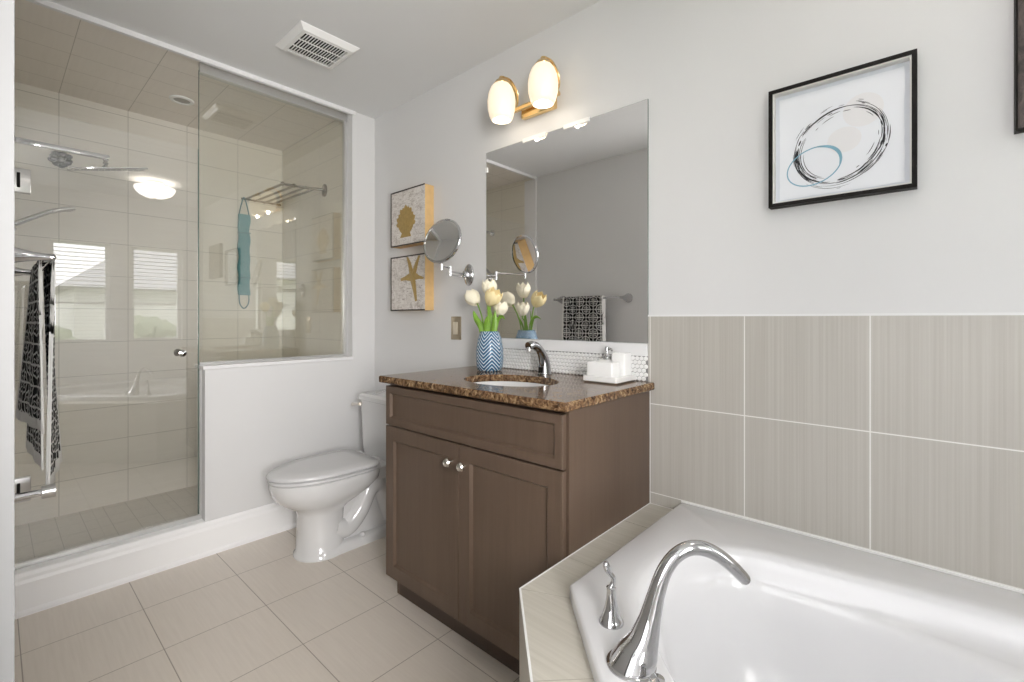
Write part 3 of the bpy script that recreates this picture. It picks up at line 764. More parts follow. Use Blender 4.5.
MB().loft([[(CX + (e[0]-CX)*s_, CY + (e[1]-CY)*s_, z) for e in ell] for s_, z in rr] + [[(CX + (e[0]-CX)*0.12, CY + (e[1]-CY)*0.12, 0.748) for e in ell], [(CX + (e[0]-CX)*0.5, CY + (e[1]-CY)*0.5, 0.750) for e in ell], [(CX + (e[0]-CX)*0.95, CY + (e[1]-CY)*0.95, 0.82) for e in ell], [(CX + (e[0]-CX)*1.06, CY + (e[1]-CY)*1.06, 0.885) for e in ell], [(CX + (e[0]-CX)*1.06, CY + (e[1]-CY)*1.06, 0.8972) for e in ell]], caps=(False, False)).build('basin', M['porcelain'], sk, smooth=60)
MB().lathe([(0.022, 0.0), (0.020, 0.004), (0.0, 0.002)], (CX, CY, 0.759), cap=False).build('drain', M['chrome'], sk)

# sink faucet
fc = thing('sink_faucet', 'chrome single-body curved faucet on granite behind the sink', 'faucet', (1.430, -0.085, z1))
fx, fy = 1.442, -0.085
MB().lathe([(0.030, 0), (0.030, 0.004), (0.026, 0.008)], (fx, fy, z1)).build('base_ring', M['faucet_chrome'], fc)
MB().tube(catmull([(fx, fy, z1 + 0.006), (fx, fy - 0.002, z1 + 0.045), (fx, fy - 0.014, z1 + 0.080), (fx, fy - 0.042, z1 + 0.112), (fx, fy - 0.080, z1 + 0.128), (fx, fy - 0.108, z1 + 0.124)], 7),
          [0.028 - 0.0115*min(1, i/20) for i in range(36)], 20).build('body', M['faucet_chrome'], fc)
MB().cyl((fx, fy - 0.100, z1 + 0.116), (fx, fy - 0.104, z1 + 0.102), 0.011).build('aerator', M['steel'], fc)
MB().box(fx - 0.010, fx + 0.010, fy - 0.0305, fy - 0.018, z1 + 0.010, z1 + 0.034, 0.002).build('sensor_window', M['black'], fc)

# backsplash of small hexagons
bs = MB(); bs.box(1.018, TX0 - 0.001, -0.006, -0.0005, z1 + 0.0005, 1.020, mi=1)
R_ = 0.0092; dx_ = R_*math.sqrt(3)*1.10; dz_ = R_*1.5*1.10
row = 0; z = z1 + 0.0095
while z < 1.012:
    x = 1.026 + (dx_/2 if row % 2 else 0)
    while x < TX0 - 0.009:
        ring1 = [(x + R_*math.sin(k*PI/3), -0.006, z + R_*math.cos(k*PI/3)) for k in range(6)]
        ring2 = [(x + R_*0.97*math.sin(k*PI/3), -0.0085, z + R_*0.97*math.cos(k*PI/3)) for k in range(6)]
        ring3 = [(x + R_*0.6*math.sin(k*PI/3), -0.0102, z + R_*0.6*math.cos(k*PI/3)) for k in range(6)]
        bs.loft([ring1, ring2, ring3], caps=(False, True)); x += dx_
    z += dz_; row += 1
tag(bs.build('backsplash', [M['ceramic'], plain('grey_grout', (0.26, 0.26, 0.255), 0.8)], smooth=25), 'white hexagon mosaic backsplash strip above the granite countertop', 'backsplash')
struct('trim_6', MB().box(1.018, TX0 - 0.001, -0.016, -0.0005, 1.0205, 1.066, 0.002), M['paint_white'], smooth=0)

# ------------------------------------------------------------------ wall mirror
MX0, MX1, MZ0, MZ1 = 1.016, 1.866, 1.069, 1.979
mr = thing('wall_mirror', 'large frameless rectangular mirror above vanity on the wall', 'mirror', (1.44, 0, MZ0))
def rr4(i, y): return [(MX0+i, y, MZ0+i), (MX1-i, y, MZ0+i), (MX1-i, y, MZ1-i), (MX0+i, y, MZ1-i)]
b = MB().loft([rr4(0, -0.0008), rr4(0, -0.005), rr4(0.0008, -0.0055)], caps=(True, False)); b.add(rr4(0.0008, -0.0055), [(0, 1, 2, 3)], 1)
b.build('mirror_glass', [M['glass_edge'], M['mirror']], mr, smooth=0)
for xa, xb in ((1.255, 1.385), (1.485, 1.612)):
    b = MB().box(xa, xb, -0.010, -0.0008, MZ1 + 0.0003, MZ1 + 0.006); b.box(xa, xb, -0.010, -0.0065, MZ1 - 0.012, MZ1 + 0.0003)
    b.build('top_clip', M['white_plastic'], mr, smooth=0)
b = MB().box(MX0 - 0.004, MX0 + 0.010, -0.010, -0.0065, 1.880, 1.905); b.build('side_clip', M['white_plastic'], mr, smooth=0)
# magnifying mirror
mm = thing('magnifying_mirror', 'round chrome magnifying mirror on a swing arm beside the wall mirror', 'mirror', (0.885, 0, 1.39))
MB().lathe([(0.036, 0.0005), (0.036, 0.005), (0.032, 0.010), (0.012, 0.014)], (0.887, 0, 1.385), (0, -1, 0), sy=1.55, sx=1.0).build('wall_plate', M['chrome'], mm)
MB().box(0.879, 0.895, -0.040, -0.012, 1.372, 1.402, 0.003).build('swivel_block', M['chrome'], mm)
ex, ey, ez = 1.023, -0.291, 1.508
b = MB().cyl((0.887, -0.035, 1.386), (0.930, -0.165, 1.388), 0.0045); b.cyl((0.887, -0.035, 1.372), (0.930, -0.165, 1.372), 0.0035)
b.cyl((0.930, -0.165, 1.366), (0.930, -0.165, 1.412), 0.007); b.cyl((0.930, -0.165, 1.404), (ex, ey - 0.003, 1.396), 0.0045)
b.cyl((ex, ey - 0.003, 1.378), (ex, ey - 0.003, 1.405), 0.006)
b.build('swing_arm', M['chrome'], mm)
nrm = Vector((0.169, -0.959, 0.227)).normalized()
hd = MB().lathe([(0.096, -0.009), (0.103, -0.007), (0.105, 0.0), (0.103, 0.007), (0.096, 0.009), (0.094, 0.006)], (ex, ey, ez), nrm, 64, cap=False).build('rim', M['chrome'], mm)
MB().lathe([(0.0, 0.006), (0.0945, 0.006)], (ex, ey, ez), nrm, 64, cap=False).build('front_glass', M['mirror'], hd)
MB().lathe([(0.0, -0.006), (0.0965, -0.006)], (ex, ey, ez), nrm, 64, cap=False).build('back_glass', M['mirror'], hd)

# ------------------------------------------------------------------ vanity light
vl = thing('vanity_light', 'brass two-light wall fixture with opal glass shades above mirror', 'wall light', (1.355, 0, 2.10))
b = MB().box(1.262, 1.448, -0.030, -0.001, 2.068, 2.135, 0.006)
b.build('back_plate', M['brass'], vl)
MB().cyl((1.215, -0.050, 2.106), (1.490, -0.050, 2.106), 0.011).build('crossbar', M['brass'], vl)
MB().cyl((1.355, -0.028, 2.106), (1.355, -0.050, 2.106), 0.014).build('stem', M['brass'], vl)
for x in (1.236, 1.469):
    ar = MB().tube(catmull([(x, -0.050, 2.106), (x, -0.026, 2.150), (x, -0.036, 2.200), (x, -0.080, 2.232), (x, -0.130, 2.228)], 8), [0.008 + 0.006*i/32 for i in range(33)], 12, flat=0.35).build('arm', M['brass'], vl)
    MB().lathe([(0.010, 2.230), (0.012, 2.222), (0.026, 2.212), (0.036, 2.197), (0.034, 2.192)], (x, -0.13, 0)).build('shade_cap', M['brass'], vl)
    sh = MB().lathe([(0.034, 2.197), (0.046, 2.182), (0.057, 2.155), (0.062, 2.122), (0.060, 2.086), (0.052, 2.054), (0.044, 2.038), (0.041, 2.038), (0.049, 2.054), (0.057, 2.086), (0.059, 2.122), (0.054, 2.155), (0.043, 2.181), (0.03, 2.194)], (x, -0.13, 0), seg=40, cap=False).build('lamp_shade', M['opal'], vl, smooth=80)
    MB().lathe([(0.0, 2.048), (0.020, 2.052), (0.030, 2.065), (0.028, 2.09), (0.016, 2.12), (0.014, 2.16)], (x, -0.13, 0), cap=False, seg=20).build('bulb', M['opal_hot'], sh)
    light('vanity_bulb_light', 'POINT', (x, -0.13, 2.030), 0.28, (1.0, 0.88, 0.72), 0.012)

# ------------------------------------------------------------------ ceiling lamps
def ceil_lamp(x, y, e, label):
    t_ = thing('ceiling_lamp', label, 'ceiling light', (x, y, H))
    MB().lathe([(0.075, 0.0), (0.075, -0.018), (0.06, -0.024), (0.012, -0.03), (0.012, -0.075)], (x, y, H)).build('base', M['nickel'], t_)
    MB().lathe([(0.150, -0.062), (0.158, -0.060), (0.150, -0.085), (0.125, -0.118), (0.08, -0.143), (0.02, -0.153), (0.0, -0.153)], (x, y, H), cap=False, seg=48).build('bowl', M['bowl'], t_, smooth=80)
    MB().lathe([(0.014, -0.150), (0.010, -0.166), (0.0, -0.170)], (x, y, H), cap=False).build('finial', M['nickel'], t_)
ceil_lamp(2.60, -0.62, 0, 'lit alabaster bowl ceiling lamp, seen reflected in the shower door glass')

# ------------------------------------------------------------------ exhaust vent
vt = thing('exhaust_fan', 'white square bathroom exhaust fan grille on the ceiling', 'vent', (0.505, -0.61, H))
vx0, vx1, vy0, vy1 = 0.370, 0.640, -0.752, -0.475
b = MB()
def vr(i, z): return [(vx0+i, vy0+i, z), (vx1-i, vy0+i, z), (vx1-i, vy1-i, z), (vx0+i, vy1-i, z)]
b.loft([vr(0, H - 0.0005), vr(0.0, H - 0.004), vr(0.022, H - 0.022), vr(0.034, H - 0.022), vr(0.036, H - 0.012)], caps=(False, False))
gx0, gx1, gy0, gy1 = vx0 + 0.034, vx1 - 0.034, vy0 + 0.034, vy1 - 0.034
for k in range(4):
    x = gx0 + (gx1 - gx0 - 0.006)*k/3; b.box(x, x + 0.006, gy0, gy1, H - 0.0235, H - 0.0205)
NB = 16
for k in range(NB + 1):
    y = gy0 + (gy1 - gy0 - 0.0035)*k/NB; b.box(gx0, gx1, y, y + 0.0042, H - 0.0225, H - 0.0205)
b.build('grille', M['white_plastic'], vt, smooth=0)
MB().box(vx0 + 0.036, vx1 - 0.036, vy0 + 0.036, vy1 - 0.036, H - 0.010, H - 0.001).build('dark_interior', M['dark'], vt, smooth=0)

# ------------------------------------------------------------------ switch
sw = thing('light_switch', 'bronze light switch plate with almond rocker left of the tulips', 'switch', (0.79, 0, 1.11))
MB().box(0.752, 0.828, -0.007, -0.0005, 1.050, 1.172, 0.002).build('plate', M['beige_plate'], sw)
MB().box(0.774, 0.806, -0.012, -0.007, 1.078, 1.144, 0.002).build('rocker', M['beige_rocker'], sw)

# ------------------------------------------------------------------ canvases
def canvas(z0_, z1_, label):
    cv = thing('canvas_picture', label, 'picture', (0.44, 0, z0_))
    xa, xb, d = 0.280, 0.601, 0.062
    MB().box(xa, xb, -d, -0.001, z0_, z1_, 0.001).build('box_frame', M['canvas_side'], cv, smooth=0)
    b = MB(); e = 0.006
    b.box(xa - 0.001, xb, -d - 0.004, -d, z1_ - e, z1_ + 0.001); b.box(xa - 0.001, xb, -d - 0.004, -d, z0_ - 0.001, z0_ + e)
    b.box(xa - 0.001, xa + e, -d - 0.004, -d, z0_ + e, z1_ - e)
    b.build('dark_edge', plain('dark_picture_edge', (0.05, 0.04, 0.035), 0.6), cv, smooth=0)
    MB().box(xa + e, xb, -d - 0.0015, -d, z0_ + e, z1_ - e).build('painted_face', M['canvas'], cv, smooth=0)
    return cv, xa, xb, -d - 0.0015
def flat(poly, y, th, mi=0, mb=None):
    mb = mb or MB(); m_ = len(poly)
    vs = [(x, y, z) for x, z in poly] + [(x, y - th, z) for x, z in poly]
    mb.add(vs, [tuple(range(m_)), tuple(range(m_, 2*m_))[::-1]] + [(k, (k+1) % m_, (k+1) % m_ + m_, k + m_) for k in range(m_)], mi)
    return mb
cv, xa, xb, yf = canvas(1.580, 1.897, 'square cream canvas with golden scallop shell, upper of two on wall')
b = MB(); cx_, cz_ = 0.428, 1.700
ctr = (cx_, 1.675)
for k in range(11):   # ribs of the shell
    a = math.radians(-75 + 15*k); L = 0.118*(1 - 0.10*abs(k-5)/5) + (0.006 if k % 2 else 0)
    da = math.radians(6.4)
    p = [(ctr[0] + 0.02*math.sin(a-da), ctr[1] + 0.02*math.cos(a-da)), (ctr[0] + 0.02*math.sin(a+da), ctr[1] + 0.02*math.cos(a+da)),
         (ctr[0] + L*0.92*math.sin(a+da*1.1)*0.85, ctr[1] + L*1.0*math.cos(a+da*1.1)), (ctr[0] + L*math.sin(a)*0.88, ctr[1] + L*1.08*math.cos(a)),
         (ctr[0] + L*0.92*math.sin(a-da*1.1)*0.85, ctr[1] + L*1.0*math.cos(a-da*1.1))]
    flat(p, yf, 0.003, 0, b)
flat([(cx_-0.055, 1.625), (cx_+0.050, 1.625), (cx_+0.038, 1.650), (cx_+0.045, 1.668), (cx_+0.03, 1.700), (cx_-0.03, 1.700), (cx_-0.048, 1.672), (cx_-0.036, 1.650)], yf, 0.0025, 0, b)
flat([(cx_ + 0.075*math.cos(t*PI/12), 1.712 + 0.072*math.sin(t*PI/12)) for t in range(24)], yf, 0.0015, 0, b)
b.build('scallop_shell', M['gold_paint'], cv, smooth=0)
cv, xa, xb, yf = canvas(1.207, 1.518, 'square cream canvas with golden starfish, lower of two on wall')
b = MB(); cx_, cz_ = 0.492, 1.400
star = []
arms = [(112, 0.135), (62, 0.13), (350, 0.10), (283, 0.145), (188, 0.115)]
arms.sort()
for i, (dg, L) in enumerate(arms):
    a = math.radians(dg); nx_ = arms[(i+1) % 5][0] + (360 if i == 4 else 0)
    wv = 0.12
    star.append((cx_ + 0.6*L*math.cos(a - 0.17), cz_ + 0.6*L*math.sin(a - 0.17)))
    star.append((cx_ + L*math.cos(a - 0.06), cz_ + L*math.sin(a - 0.06)))
    star.append((cx_ + L*math.cos(a + 0.06), cz_ + L*math.sin(a + 0.06)))
    star.append((cx_ + 0.6*L*math.cos(a + 0.17), cz_ + 0.6*L*math.sin(a + 0.17)))
    m_ = math.radians((dg + nx_)/2); star.append((cx_ + 0.034*math.cos(m_), cz_ + 0.034*math.sin(m_)))
star = [(min(x, xb - 0.003), min(max(z, 1.215), 1.510)) for x, z in star]
b.add([(cx_, yf - 0.006, cz_)] + [(x, yf - 0.0015, z) for x, z in star], [(0, i+1, (i+1) % len(star) + 1) for i in range(len(star))])
flat(star, yf, 0.0014, 0, b)
b.build('starfish', M['gold_paint'], cv, smooth=0)

# ------------------------------------------------------------------ framed abstract print
def frame_box(t_, x0, x1, z0, z1, d, w, m):
    b = MB()
    def r4(i, y): return [(x0+i, y, z0+i), (x1-i, y, z0+i), (x1-i, y, z1-i), (x0+i, y, z1-i)]
    b.loft([r4(0, -0.001), r4(0, -d), r4(w, -d), r4(w + 0.0001, -0.004), r4(0, -0.001)], caps=(False, False))
    return b.build('frame', m, t_, smooth=0)
FX0, FX1, FZ0, FZ1 = 2.276, 2.623, 1.502, 1.861
fr = thing('framed_print', 'black shadow-box framed abstract print with black ring and blue loop', 'picture', (2.45, 0, FZ0))
frame_box(fr, FX0, FX1, FZ0, FZ1, 0.034, 0.011, M['black'])
def lip(t_, i0, i1):
    b = MB()
    def r4(i, y): return [(FX0+i, y, FZ0+i), (FX1-i, y, FZ0+i), (FX1-i, y, FZ1-i), (FX0+i, y, FZ1-i)]
    b.loft([r4(0.0112, -0.031), r4(0.0112, -0.0042), r4(0.0150, -0.0042), r4(0.0150, -0.031), r4(0.0112, -0.031)], caps=(False, False))
    b.build('inner_lip', plain('white_lip', (0.72, 0.71, 0.69), 0.6), t_, smooth=0)
lip(fr, 0, 0)
MB().box(FX0 + 0.012, FX1 - 0.012, -0.0070, -0.0045, FZ0 + 0.012, FZ1 - 0.012).build('backing_board', M['mat_board'], fr, smooth=0)
pg = []
PX0, PX1, PZ0, PZ1 = FX0 + 0.026, FX1 - 0.026, FZ0 + 0.024, FZ1 - 0.028
edge = [((PX0, PZ0), (PX1, PZ0)), ((PX1, PZ0), (PX1, PZ1)), ((PX1, PZ1), (PX0, PZ1)), ((PX0, PZ1), (PX0, PZ0))]
for (p_, q_) in edge:
    for k in range(14):
        t_ = k/14; pg.append((p_[0] + (q_[0]-p_[0])*t_ + random.uniform(-.0012, .0012), p_[1] + (q_[1]-p_[1])*t_ + random.uniform(-.0012, .0012)))
sheet_ = flat(pg, -0.010, 0.0012).build('deckled_paper', M['paper'], fr, smooth=0)
YP = -0.01125
RC = (2.453, 1.661)     # ring centre
def stroke(mb, ca, cb, rot, cx, cz, a0, a1, w, y, n_=24, taper=True):
    P1 = []; P2 = []
    for k in range(n_+1):
        t_ = k/n_; a = a0 + (a1-a0)*t_
        ww = w*(math.sin(PI*t_)**0.6 if taper else 1)/2
        for lst, sg in ((P1, 1), (P2, -1)):
            x = (ca + sg*ww)*math.cos(a); z = (cb + sg*ww)*math.sin(a)
            lst.append((cx + x*math.cos(rot) - z*math.sin(rot), y, cz + x*math.sin(rot) + z*math.cos(rot)))
    vs = P1 + P2; m_ = n_+1
    mb.add(vs, [(k, k+1, m_+k+1, m_+k) for k in range(n_)])
b = MB()
flat([(RC[0] + 0.055 + 0.046*math.cos(t*PI/20), RC[1] + 0.083 + 0.046*math.sin(t*PI/20)) for t in range(40)], YP, 0.0003, 0, b)
flat([(RC[0] + 0.012 + 0.040*math.cos(t*PI/20), RC[1] + 0.010 + 0.036*math.sin(t*PI/20)) for t in range(40)], YP, 0.0003, 0, b)
b.build('beige_wash', M['beige_ink'], sheet_, smooth=0)
rnd = random.Random(5); b = MB()
ROT = math.radians(48)
heavy = [(-0.6, 0.5), (0.4, 1.3), (2.5, 3.9), (4.4, 5.6), (1.6, 2.6), (3.4, 4.6)]
for k in range(130):
    a0 = rnd.uniform(0, 2*PI); ln = rnd.uniform(0.08, 0.45) if k % 5 else rnd.uniform(0.8, 1.5)
    off = rnd.gauss(0, 0.0085); w = rnd.uniform(0.0009, 0.0022)
    if k < 16: off *= 0.4; w *= 2.2; a0 = (-0.75 if k % 2 else 2.35) + rnd.uniform(-0.3, 0.5) - 0.3
    stroke(b, 0.112 + off, 0.098 + off, ROT + rnd.uniform(-0.05, 0.05), RC[0] + rnd.uniform(-.003, .003), RC[1] + rnd.uniform(-.003, .003), a0, a0 + ln, w, YP - 0.0004 - k*0.000002, 14)
b.build('black_ring_strokes', M['ink'], sheet_, smooth=0)
b = MB(); stroke(b, 0.070, 0.053, math.radians(20), 2.391, 1.611, 0.25, 0.25 + 2*PI, 0.0034, YP - 0.0010, 48, False)
stroke(b, 0.068, 0.052, math.radians(20), 2.391, 1.611, -0.6, 1.2, 0.009, YP - 0.0011, 30)
b.build('blue_loop', M['blue_ink'], sheet_, smooth=0)
# second frame, mostly beyond the picture's right edge
f2 = thing('framed_print', 'dark brown print in black frame cut off at the right edge', 'picture', (2.97, 0, 1.601))
b = MB()
def r5(i, y): return [(2.797+i, y, 1.601+i), (3.147-i, y, 1.601+i), (3.147-i, y, 1.960-i), (2.797+i, y, 1.960-i)]
b.loft([r5(0, -0.001), r5(0, -0.034), r5(0.004, -0.034), r5(0.0045, -0.028), r5(0, -0.001)], caps=(False, False))
b.build('frame', M['black'], f2, smooth=0)
MB().box(2.8015, 3.1425, -0.031, -0.002, 1.6055, 1.9555).build('dark_print', M['print'], f2, smooth=0)

# ------------------------------------------------------------------ vase with tulips
VXc, VYc = 1.167, -0.135
vs_ = thing('flower_vase', 'blue and white herringbone ceramic vase on the granite countertop', 'vase', (VXc, VYc, z1))
prof = [(0.040, 0.0), (0.055, 0.003), (0.059, 0.02), (0.062, 0.06), (0.061, 0.10), (0.053, 0.145), (0.045, 0.168), (0.042, 0.178), (0.038, 0.178), (0.040, 0.155), (0.050, 0.10), (0.050, 0.02), (0.0, 0.012)]
SEGV = 64; b = MB(); L = len(prof); rows = []
for (r, z) in prof:
    rows.append([(VXc + r*math.cos(2*PI*k/SEGV)*(1 + 0.012*math.cos(8*2*PI*k/SEGV)), VYc + r*math.sin(2*PI*k/SEGV)*(1 + 0.012*math.cos(8*2*PI*k/SEGV)), z1 + 0.0005 + z) for k in range(SEGV)])
for i in range(L-1):
    for k in range(SEGV):
        k2 = (k+1) % SEGV
        b.add([rows[i][k], rows[i][k2], rows[i+1][k2], rows[i+1][k]], [(0, 1, 2, 3)], 0,
              [[(5*k/64, prof[i][1]), (5*(k+1)/64, prof[i][1]), (5*(k+1)/64, prof[i+1][1]), (5*k/64, prof[i+1][1])]])
vo = b.build('vase_body', M['vase'], vs_, smooth=0)
m_ = bmesh.new(); m_.from_mesh(vo.data); bmesh.ops.remove_doubles(m_, verts=m_.verts[:], dist=1e-5); bmesh.ops.recalc_face_normals(m_, faces=m_.faces[:]); m_.to_mesh(vo.data); m_.free()
for p in vo.data.polygons: p.use_smooth = True
zv = z1 + 0.172
def tulip(base, top, tilt, hh, rr_, mat, label, seed, opened=0.0):
    rnd = random.Random(seed)
    t_ = thing('tulip', label, 'flower', base, 'tulips in the blue vase')
    B = Vector(base); T = Vector(top); ax = Vector(tilt).normalized()
    st = catmull([B - Vector((0, 0, 0.06)), B.lerp(T, 0.35) + Vector((0, 0, 0.01)), T - ax*0.012, T], 6)
    MB().tube(st, 0.0030, 8).build('stem', M['leaf'], t_)
    q = Vector((0, 0, 1)).rotation_difference(ax).to_matrix().to_4x4()
    bl = MB()
    for layer in (0, 1):
        for k in range(3):
            a0 = 2*PI*k/3 + layer*PI/3 + seed; NU, NV = 8, 9
            vs = []; fs = []
            for i in range(NV+1):
                v_ = i/NV; wdt = math.sin(PI*min(1, v_*0.86 + 0.10))**0.7*1.12*(1 if v_ < 0.8 else 1 - ((v_-0.8)/0.2)**2*0.75)
                rad = rr_*(math.sin(PI*(0.08 + 0.70*v_))**0.8 + opened*v_*0.5)*(1.0 - 0.07*layer)
                z = hh*v_
                for j in range(NU+1):
                    u_ = (j/NU - 0.5)*2; a = a0 + u_*wdt*0.95
                    r2 = rad*(1 + 0.05*u_*u_) ; zz = z - hh*0.10*u_*u_*v_
                    vs.append(Vector(T) + (q @ Vector((r2*math.cos(a), r2*math.sin(a), zz))))
            for i in range(NV):
                for j in range(NU):
                    p = i*(NU+1)+j; fs.append((p, p+1, p+NU+2, p+NU+1))
            bl.add(vs, fs)
    o = bl.build('bloom', mat, t_, smooth=80)
    sm = o.modifiers.new('thickness', 'SOLIDIFY'); sm.thickness = 0.0012; sm.offset = 0
    return t_
def leaf(t_, pts, w):
    P = catmull(pts, 6); n_ = len(P); vs = []; fs = []
    for i, p in enumerate(P):
        t = i/(n_-1); tan = (P[min(i+1, n_-1)] - P[max(i-1, 0)]).normalized()
        sd = tan.cross(Vector((0.6, -0.8, 0.1))).normalized(); ww = w*(math.sin(PI*(0.12 + 0.88*t))**0.8 if t < 1 else 0.02)
        nn_ = tan.cross(sd)
        vs += [p - sd*ww, p + nn_*ww*0.35, p + sd*ww]
    for i in range(n_-1): fs += [(3*i, 3*i+1, 3*i+4, 3*i+3), (3*i+1, 3*i+2, 3*i+5, 3*i+4)]
    o = MB().add(vs, fs).build('leaf', M['leaf'], t_, smooth=80)
    sm = o.modifiers.new('thickness', 'SOLIDIFY'); sm.thickness = 0.001; sm.offset = 0
zb_ = zv
t1 = tulip((VXc - 0.024, VYc - 0.002, zb_), (VXc - 0.088, VYc + 0.006, 1.228), (-0.75, 0.02, 0.75), 0.080, 0.034, M['petal'], 'ivory tulip leaning far left out of the blue vase', 1, 0.2)
t2 = tulip((VXc - 0.002, VYc + 0.010, zb_), (VXc - 0.010, VYc + 0.010, 1.262), (-0.05, 0.0, 1), 0.078, 0.033, M['petal'], 'upright ivory tulip, the tallest bloom in the blue vase', 2, 0.15)
t3 = tulip((VXc + 0.008, VYc - 0.018, zb_), (VXc + 0.026, VYc - 0.030, 1.222), (0.55, 0.02, 0.75), 0.080, 0.035, M['petal_y'], 'yellow-cream tulip just below the tallest bloom in the vase', 3, 0.15)
t4 = tulip((VXc + 0.014, VYc + 0.016, zb_), (VXc + 0.015, VYc + 0.048, 1.176), (0.10, 0.10, 0.95), 0.068, 0.032, M['petal'], 'lowest ivory tulip on the right of the vase, nearest mirror', 4, 0.1)
leaf(t1, [(VXc - 0.020, VYc - 0.010, zb_ - 0.05), (VXc - 0.036, VYc - 0.016, zb_ + 0.02), (VXc - 0.068, VYc - 0.02, zb_ + 0.065), (VXc - 0.085, VYc - 0.02, zb_ + 0.100)], 0.014)
leaf(t1, [(VXc - 0.010, VYc - 0.022, zb_ - 0.05), (VXc - 0.022, VYc - 0.032, zb_ + 0.02), (VXc - 0.048, VYc - 0.035, zb_ + 0.060)], 0.012)
leaf(t2, [(VXc, VYc, zb_ - 0.05), (VXc + 0.002, VYc + 0.004, zb_ + 0.05), (VXc - 0.014, VYc + 0.006, zb_ + 0.12)], 0.013)
leaf(t3, [(VXc + 0.006, VYc - 0.022, zb_ - 0.05), (VXc + 0.010, VYc - 0.030, zb_ + 0.03), (VXc + 0.022, VYc - 0.035, zb_ + 0.075)], 0.014)
leaf(t4, [(VXc + 0.018, VYc, zb_ - 0.05), (VXc + 0.030, VYc, zb_ + 0.03), (VXc + 0.030, VYc + 0.005, zb_ + 0.10)], 0.012)
leaf(t4, [(VXc + 0.02, VYc + 0.01, zb_ - 0.05), (VXc + 0.034, VYc + 0.012, zb_ + 0.045), (VXc + 0.066, VYc + 0.008, zb_ + 0.072), (VXc + 0.092, VYc + 0.0, zb_ + 0.060)], 0.008)

# ------------------------------------------------------------------ white ceramic set by the mirror
ty = thing('soap_tray', 'white ceramic tray on the right end of the countertop', 'tray', (1.75, -0.09, z1))
b = MB().box(1.683, 1.822, -0.160, -0.016, z1 + 0.0005, z1 + 0.008, 0.003)
b = MB().loft([rrect(1.688, 1.817, -0.155, -0.021, z1 + 0.0005, 0.006), rrect(1.680, 1.825, -0.163, -0.013, z1 + 0.006, 0.008), rrect(1.680, 1.825, -0.163, -0.013, z1 + 0.024, 0.008), rrect(1.685, 1.820, -0.158, -0.018, z1 + 0.026, 0.008), rrect(1.688, 1.817, -0.155, -0.021, z1 + 0.018, 0.006)])
b.build('tray_body', M['ceramic'], ty, smooth=50)
zt = z1 + 0.0188
def hollow(name, x0, x1, y0, y1, za, zb2, label, cat):
    o = MB().loft([rrect(x0, x1, y0, y1, za, 0.006), rrect(x0, x1, y0, y1, zb2 - 0.002, 0.006), rrect(x0+0.002, x1-0.002, y0+0.002, y1-0.002, zb2, 0.005),
                   rrect(x0+0.006, x1-0.006, y0+0.006, y1-0.006, zb2, 0.004), rrect(x0+0.006, x1-0.006, y0+0.006, y1-0.006, za + 0.01, 0.004)]).build(name, M['ceramic'], smooth=50)
    tag(o, label, cat); return o
hollow('soap_dish', 1.690, 1.798, -0.150, -0.088, zt, zt + 0.056, 'short white ceramic box at the front of the white tray', 'dish')
hollow('tumbler', 1.756, 1.812, -0.083, -0.026, zt, zt + 0.088, 'tall white square ceramic tumbler at the back right of tray', 'cup')
sd_ = thing('soap_dispenser', 'white ceramic soap dispenser with chrome pump at back of tray', 'soap dispenser', (1.718, -0.055, zt))
MB().loft([rrect(1.692, 1.748, -0.082, -0.028, zt, 0.006), rrect(1.692, 1.748, -0.082, -0.028, zt + 0.054, 0.006), rrect(1.700, 1.740, -0.074, -0.036, zt + 0.060, 0.006)]).build('bottle', M['ceramic'], sd_, smooth=50)
b = MB().lathe([(0.014, 0.060), (0.014, 0.070), (0.008, 0.074), (0.005, 0.078), (0.005, 0.092), (0.009, 0.094), (0.009, 0.106), (0.006, 0.108)], (1.722, -0.055, zt))
b.tube([(1.722, -0.055, zt + 0.101), (1.745, -0.066, zt + 0.101), (1.752, -0.069, zt + 0.094)], 0.004, 10)
b.build('pump', M['chrome'], sd_)

# ------------------------------------------------------------------ tub and tiled deck
ZD, ZR = 0.478, 0.514
YF = -1.655; SU = math.sqrt(2)
dk_out = [(1.8755, -0.0085), (1.8755, -0.746), (2.7845, YF), (XR - 0.0005, YF), (XR - 0.0005, -0.0085)]
rim_out = [(1.993, -0.009), (1.993, -0.695), (2.805, -1.507), (XR - 0.003, -1.507), (XR - 0.003, -0.009)]
dk_in = [(1.996, -0.012), (1.996, -0.692), (2.808, -1.504), (XR - 0.006, -1.504), (XR - 0.006, -0.012)]
dk = thing('tub_deck', 'beige tiled deck surrounding the corner bathtub beside vanity', 'tub deck', (2.2, -0.9, 0))
b = MB()
def zr(poly, z): return [(x, y, z) for x, y in poly]
b.loft([zr(dk_out, 0.0), zr(dk_out, ZD), zr(dk_in, ZD), zr(dk_in, ZD - 0.03)], caps=(False, False))
def strip(p, q, w, z, h, mi=0):
    d = (Vector(q) - Vector(p)).normalized(); n2 = Vector((-d.y, d.x))*w/2
    b.prism([tuple(Vector(p) + n2), tuple(Vector(p) - n2), tuple(Vector(q) - n2), tuple(Vector(q) + n2)], z - 0.001, z + h, mi)
strip((1.8785, -0.744), (1.993, -0.695), 0.0018, ZD, 0.0004, 1)
strip((1.879, -0.535), (1.993, -0.535), 0.0018, ZD, 0.0004, 1); strip((1.879, -0.21), (1.993, -0.21), 0.0018, ZD, 0.0004, 1)
for k in (0.30, 0.60, 0.90):
    strip((1.878 + k/SU, -0.746 - k/SU), (1.878 + k/SU + 0.099, -0.746 - k/SU + 0.099), 0.0018, ZD, 0.0004, 1)
b.build('tiled_surround', [M['deck_tile'], M['grout_tan']], dk, smooth=0)
b = MB()
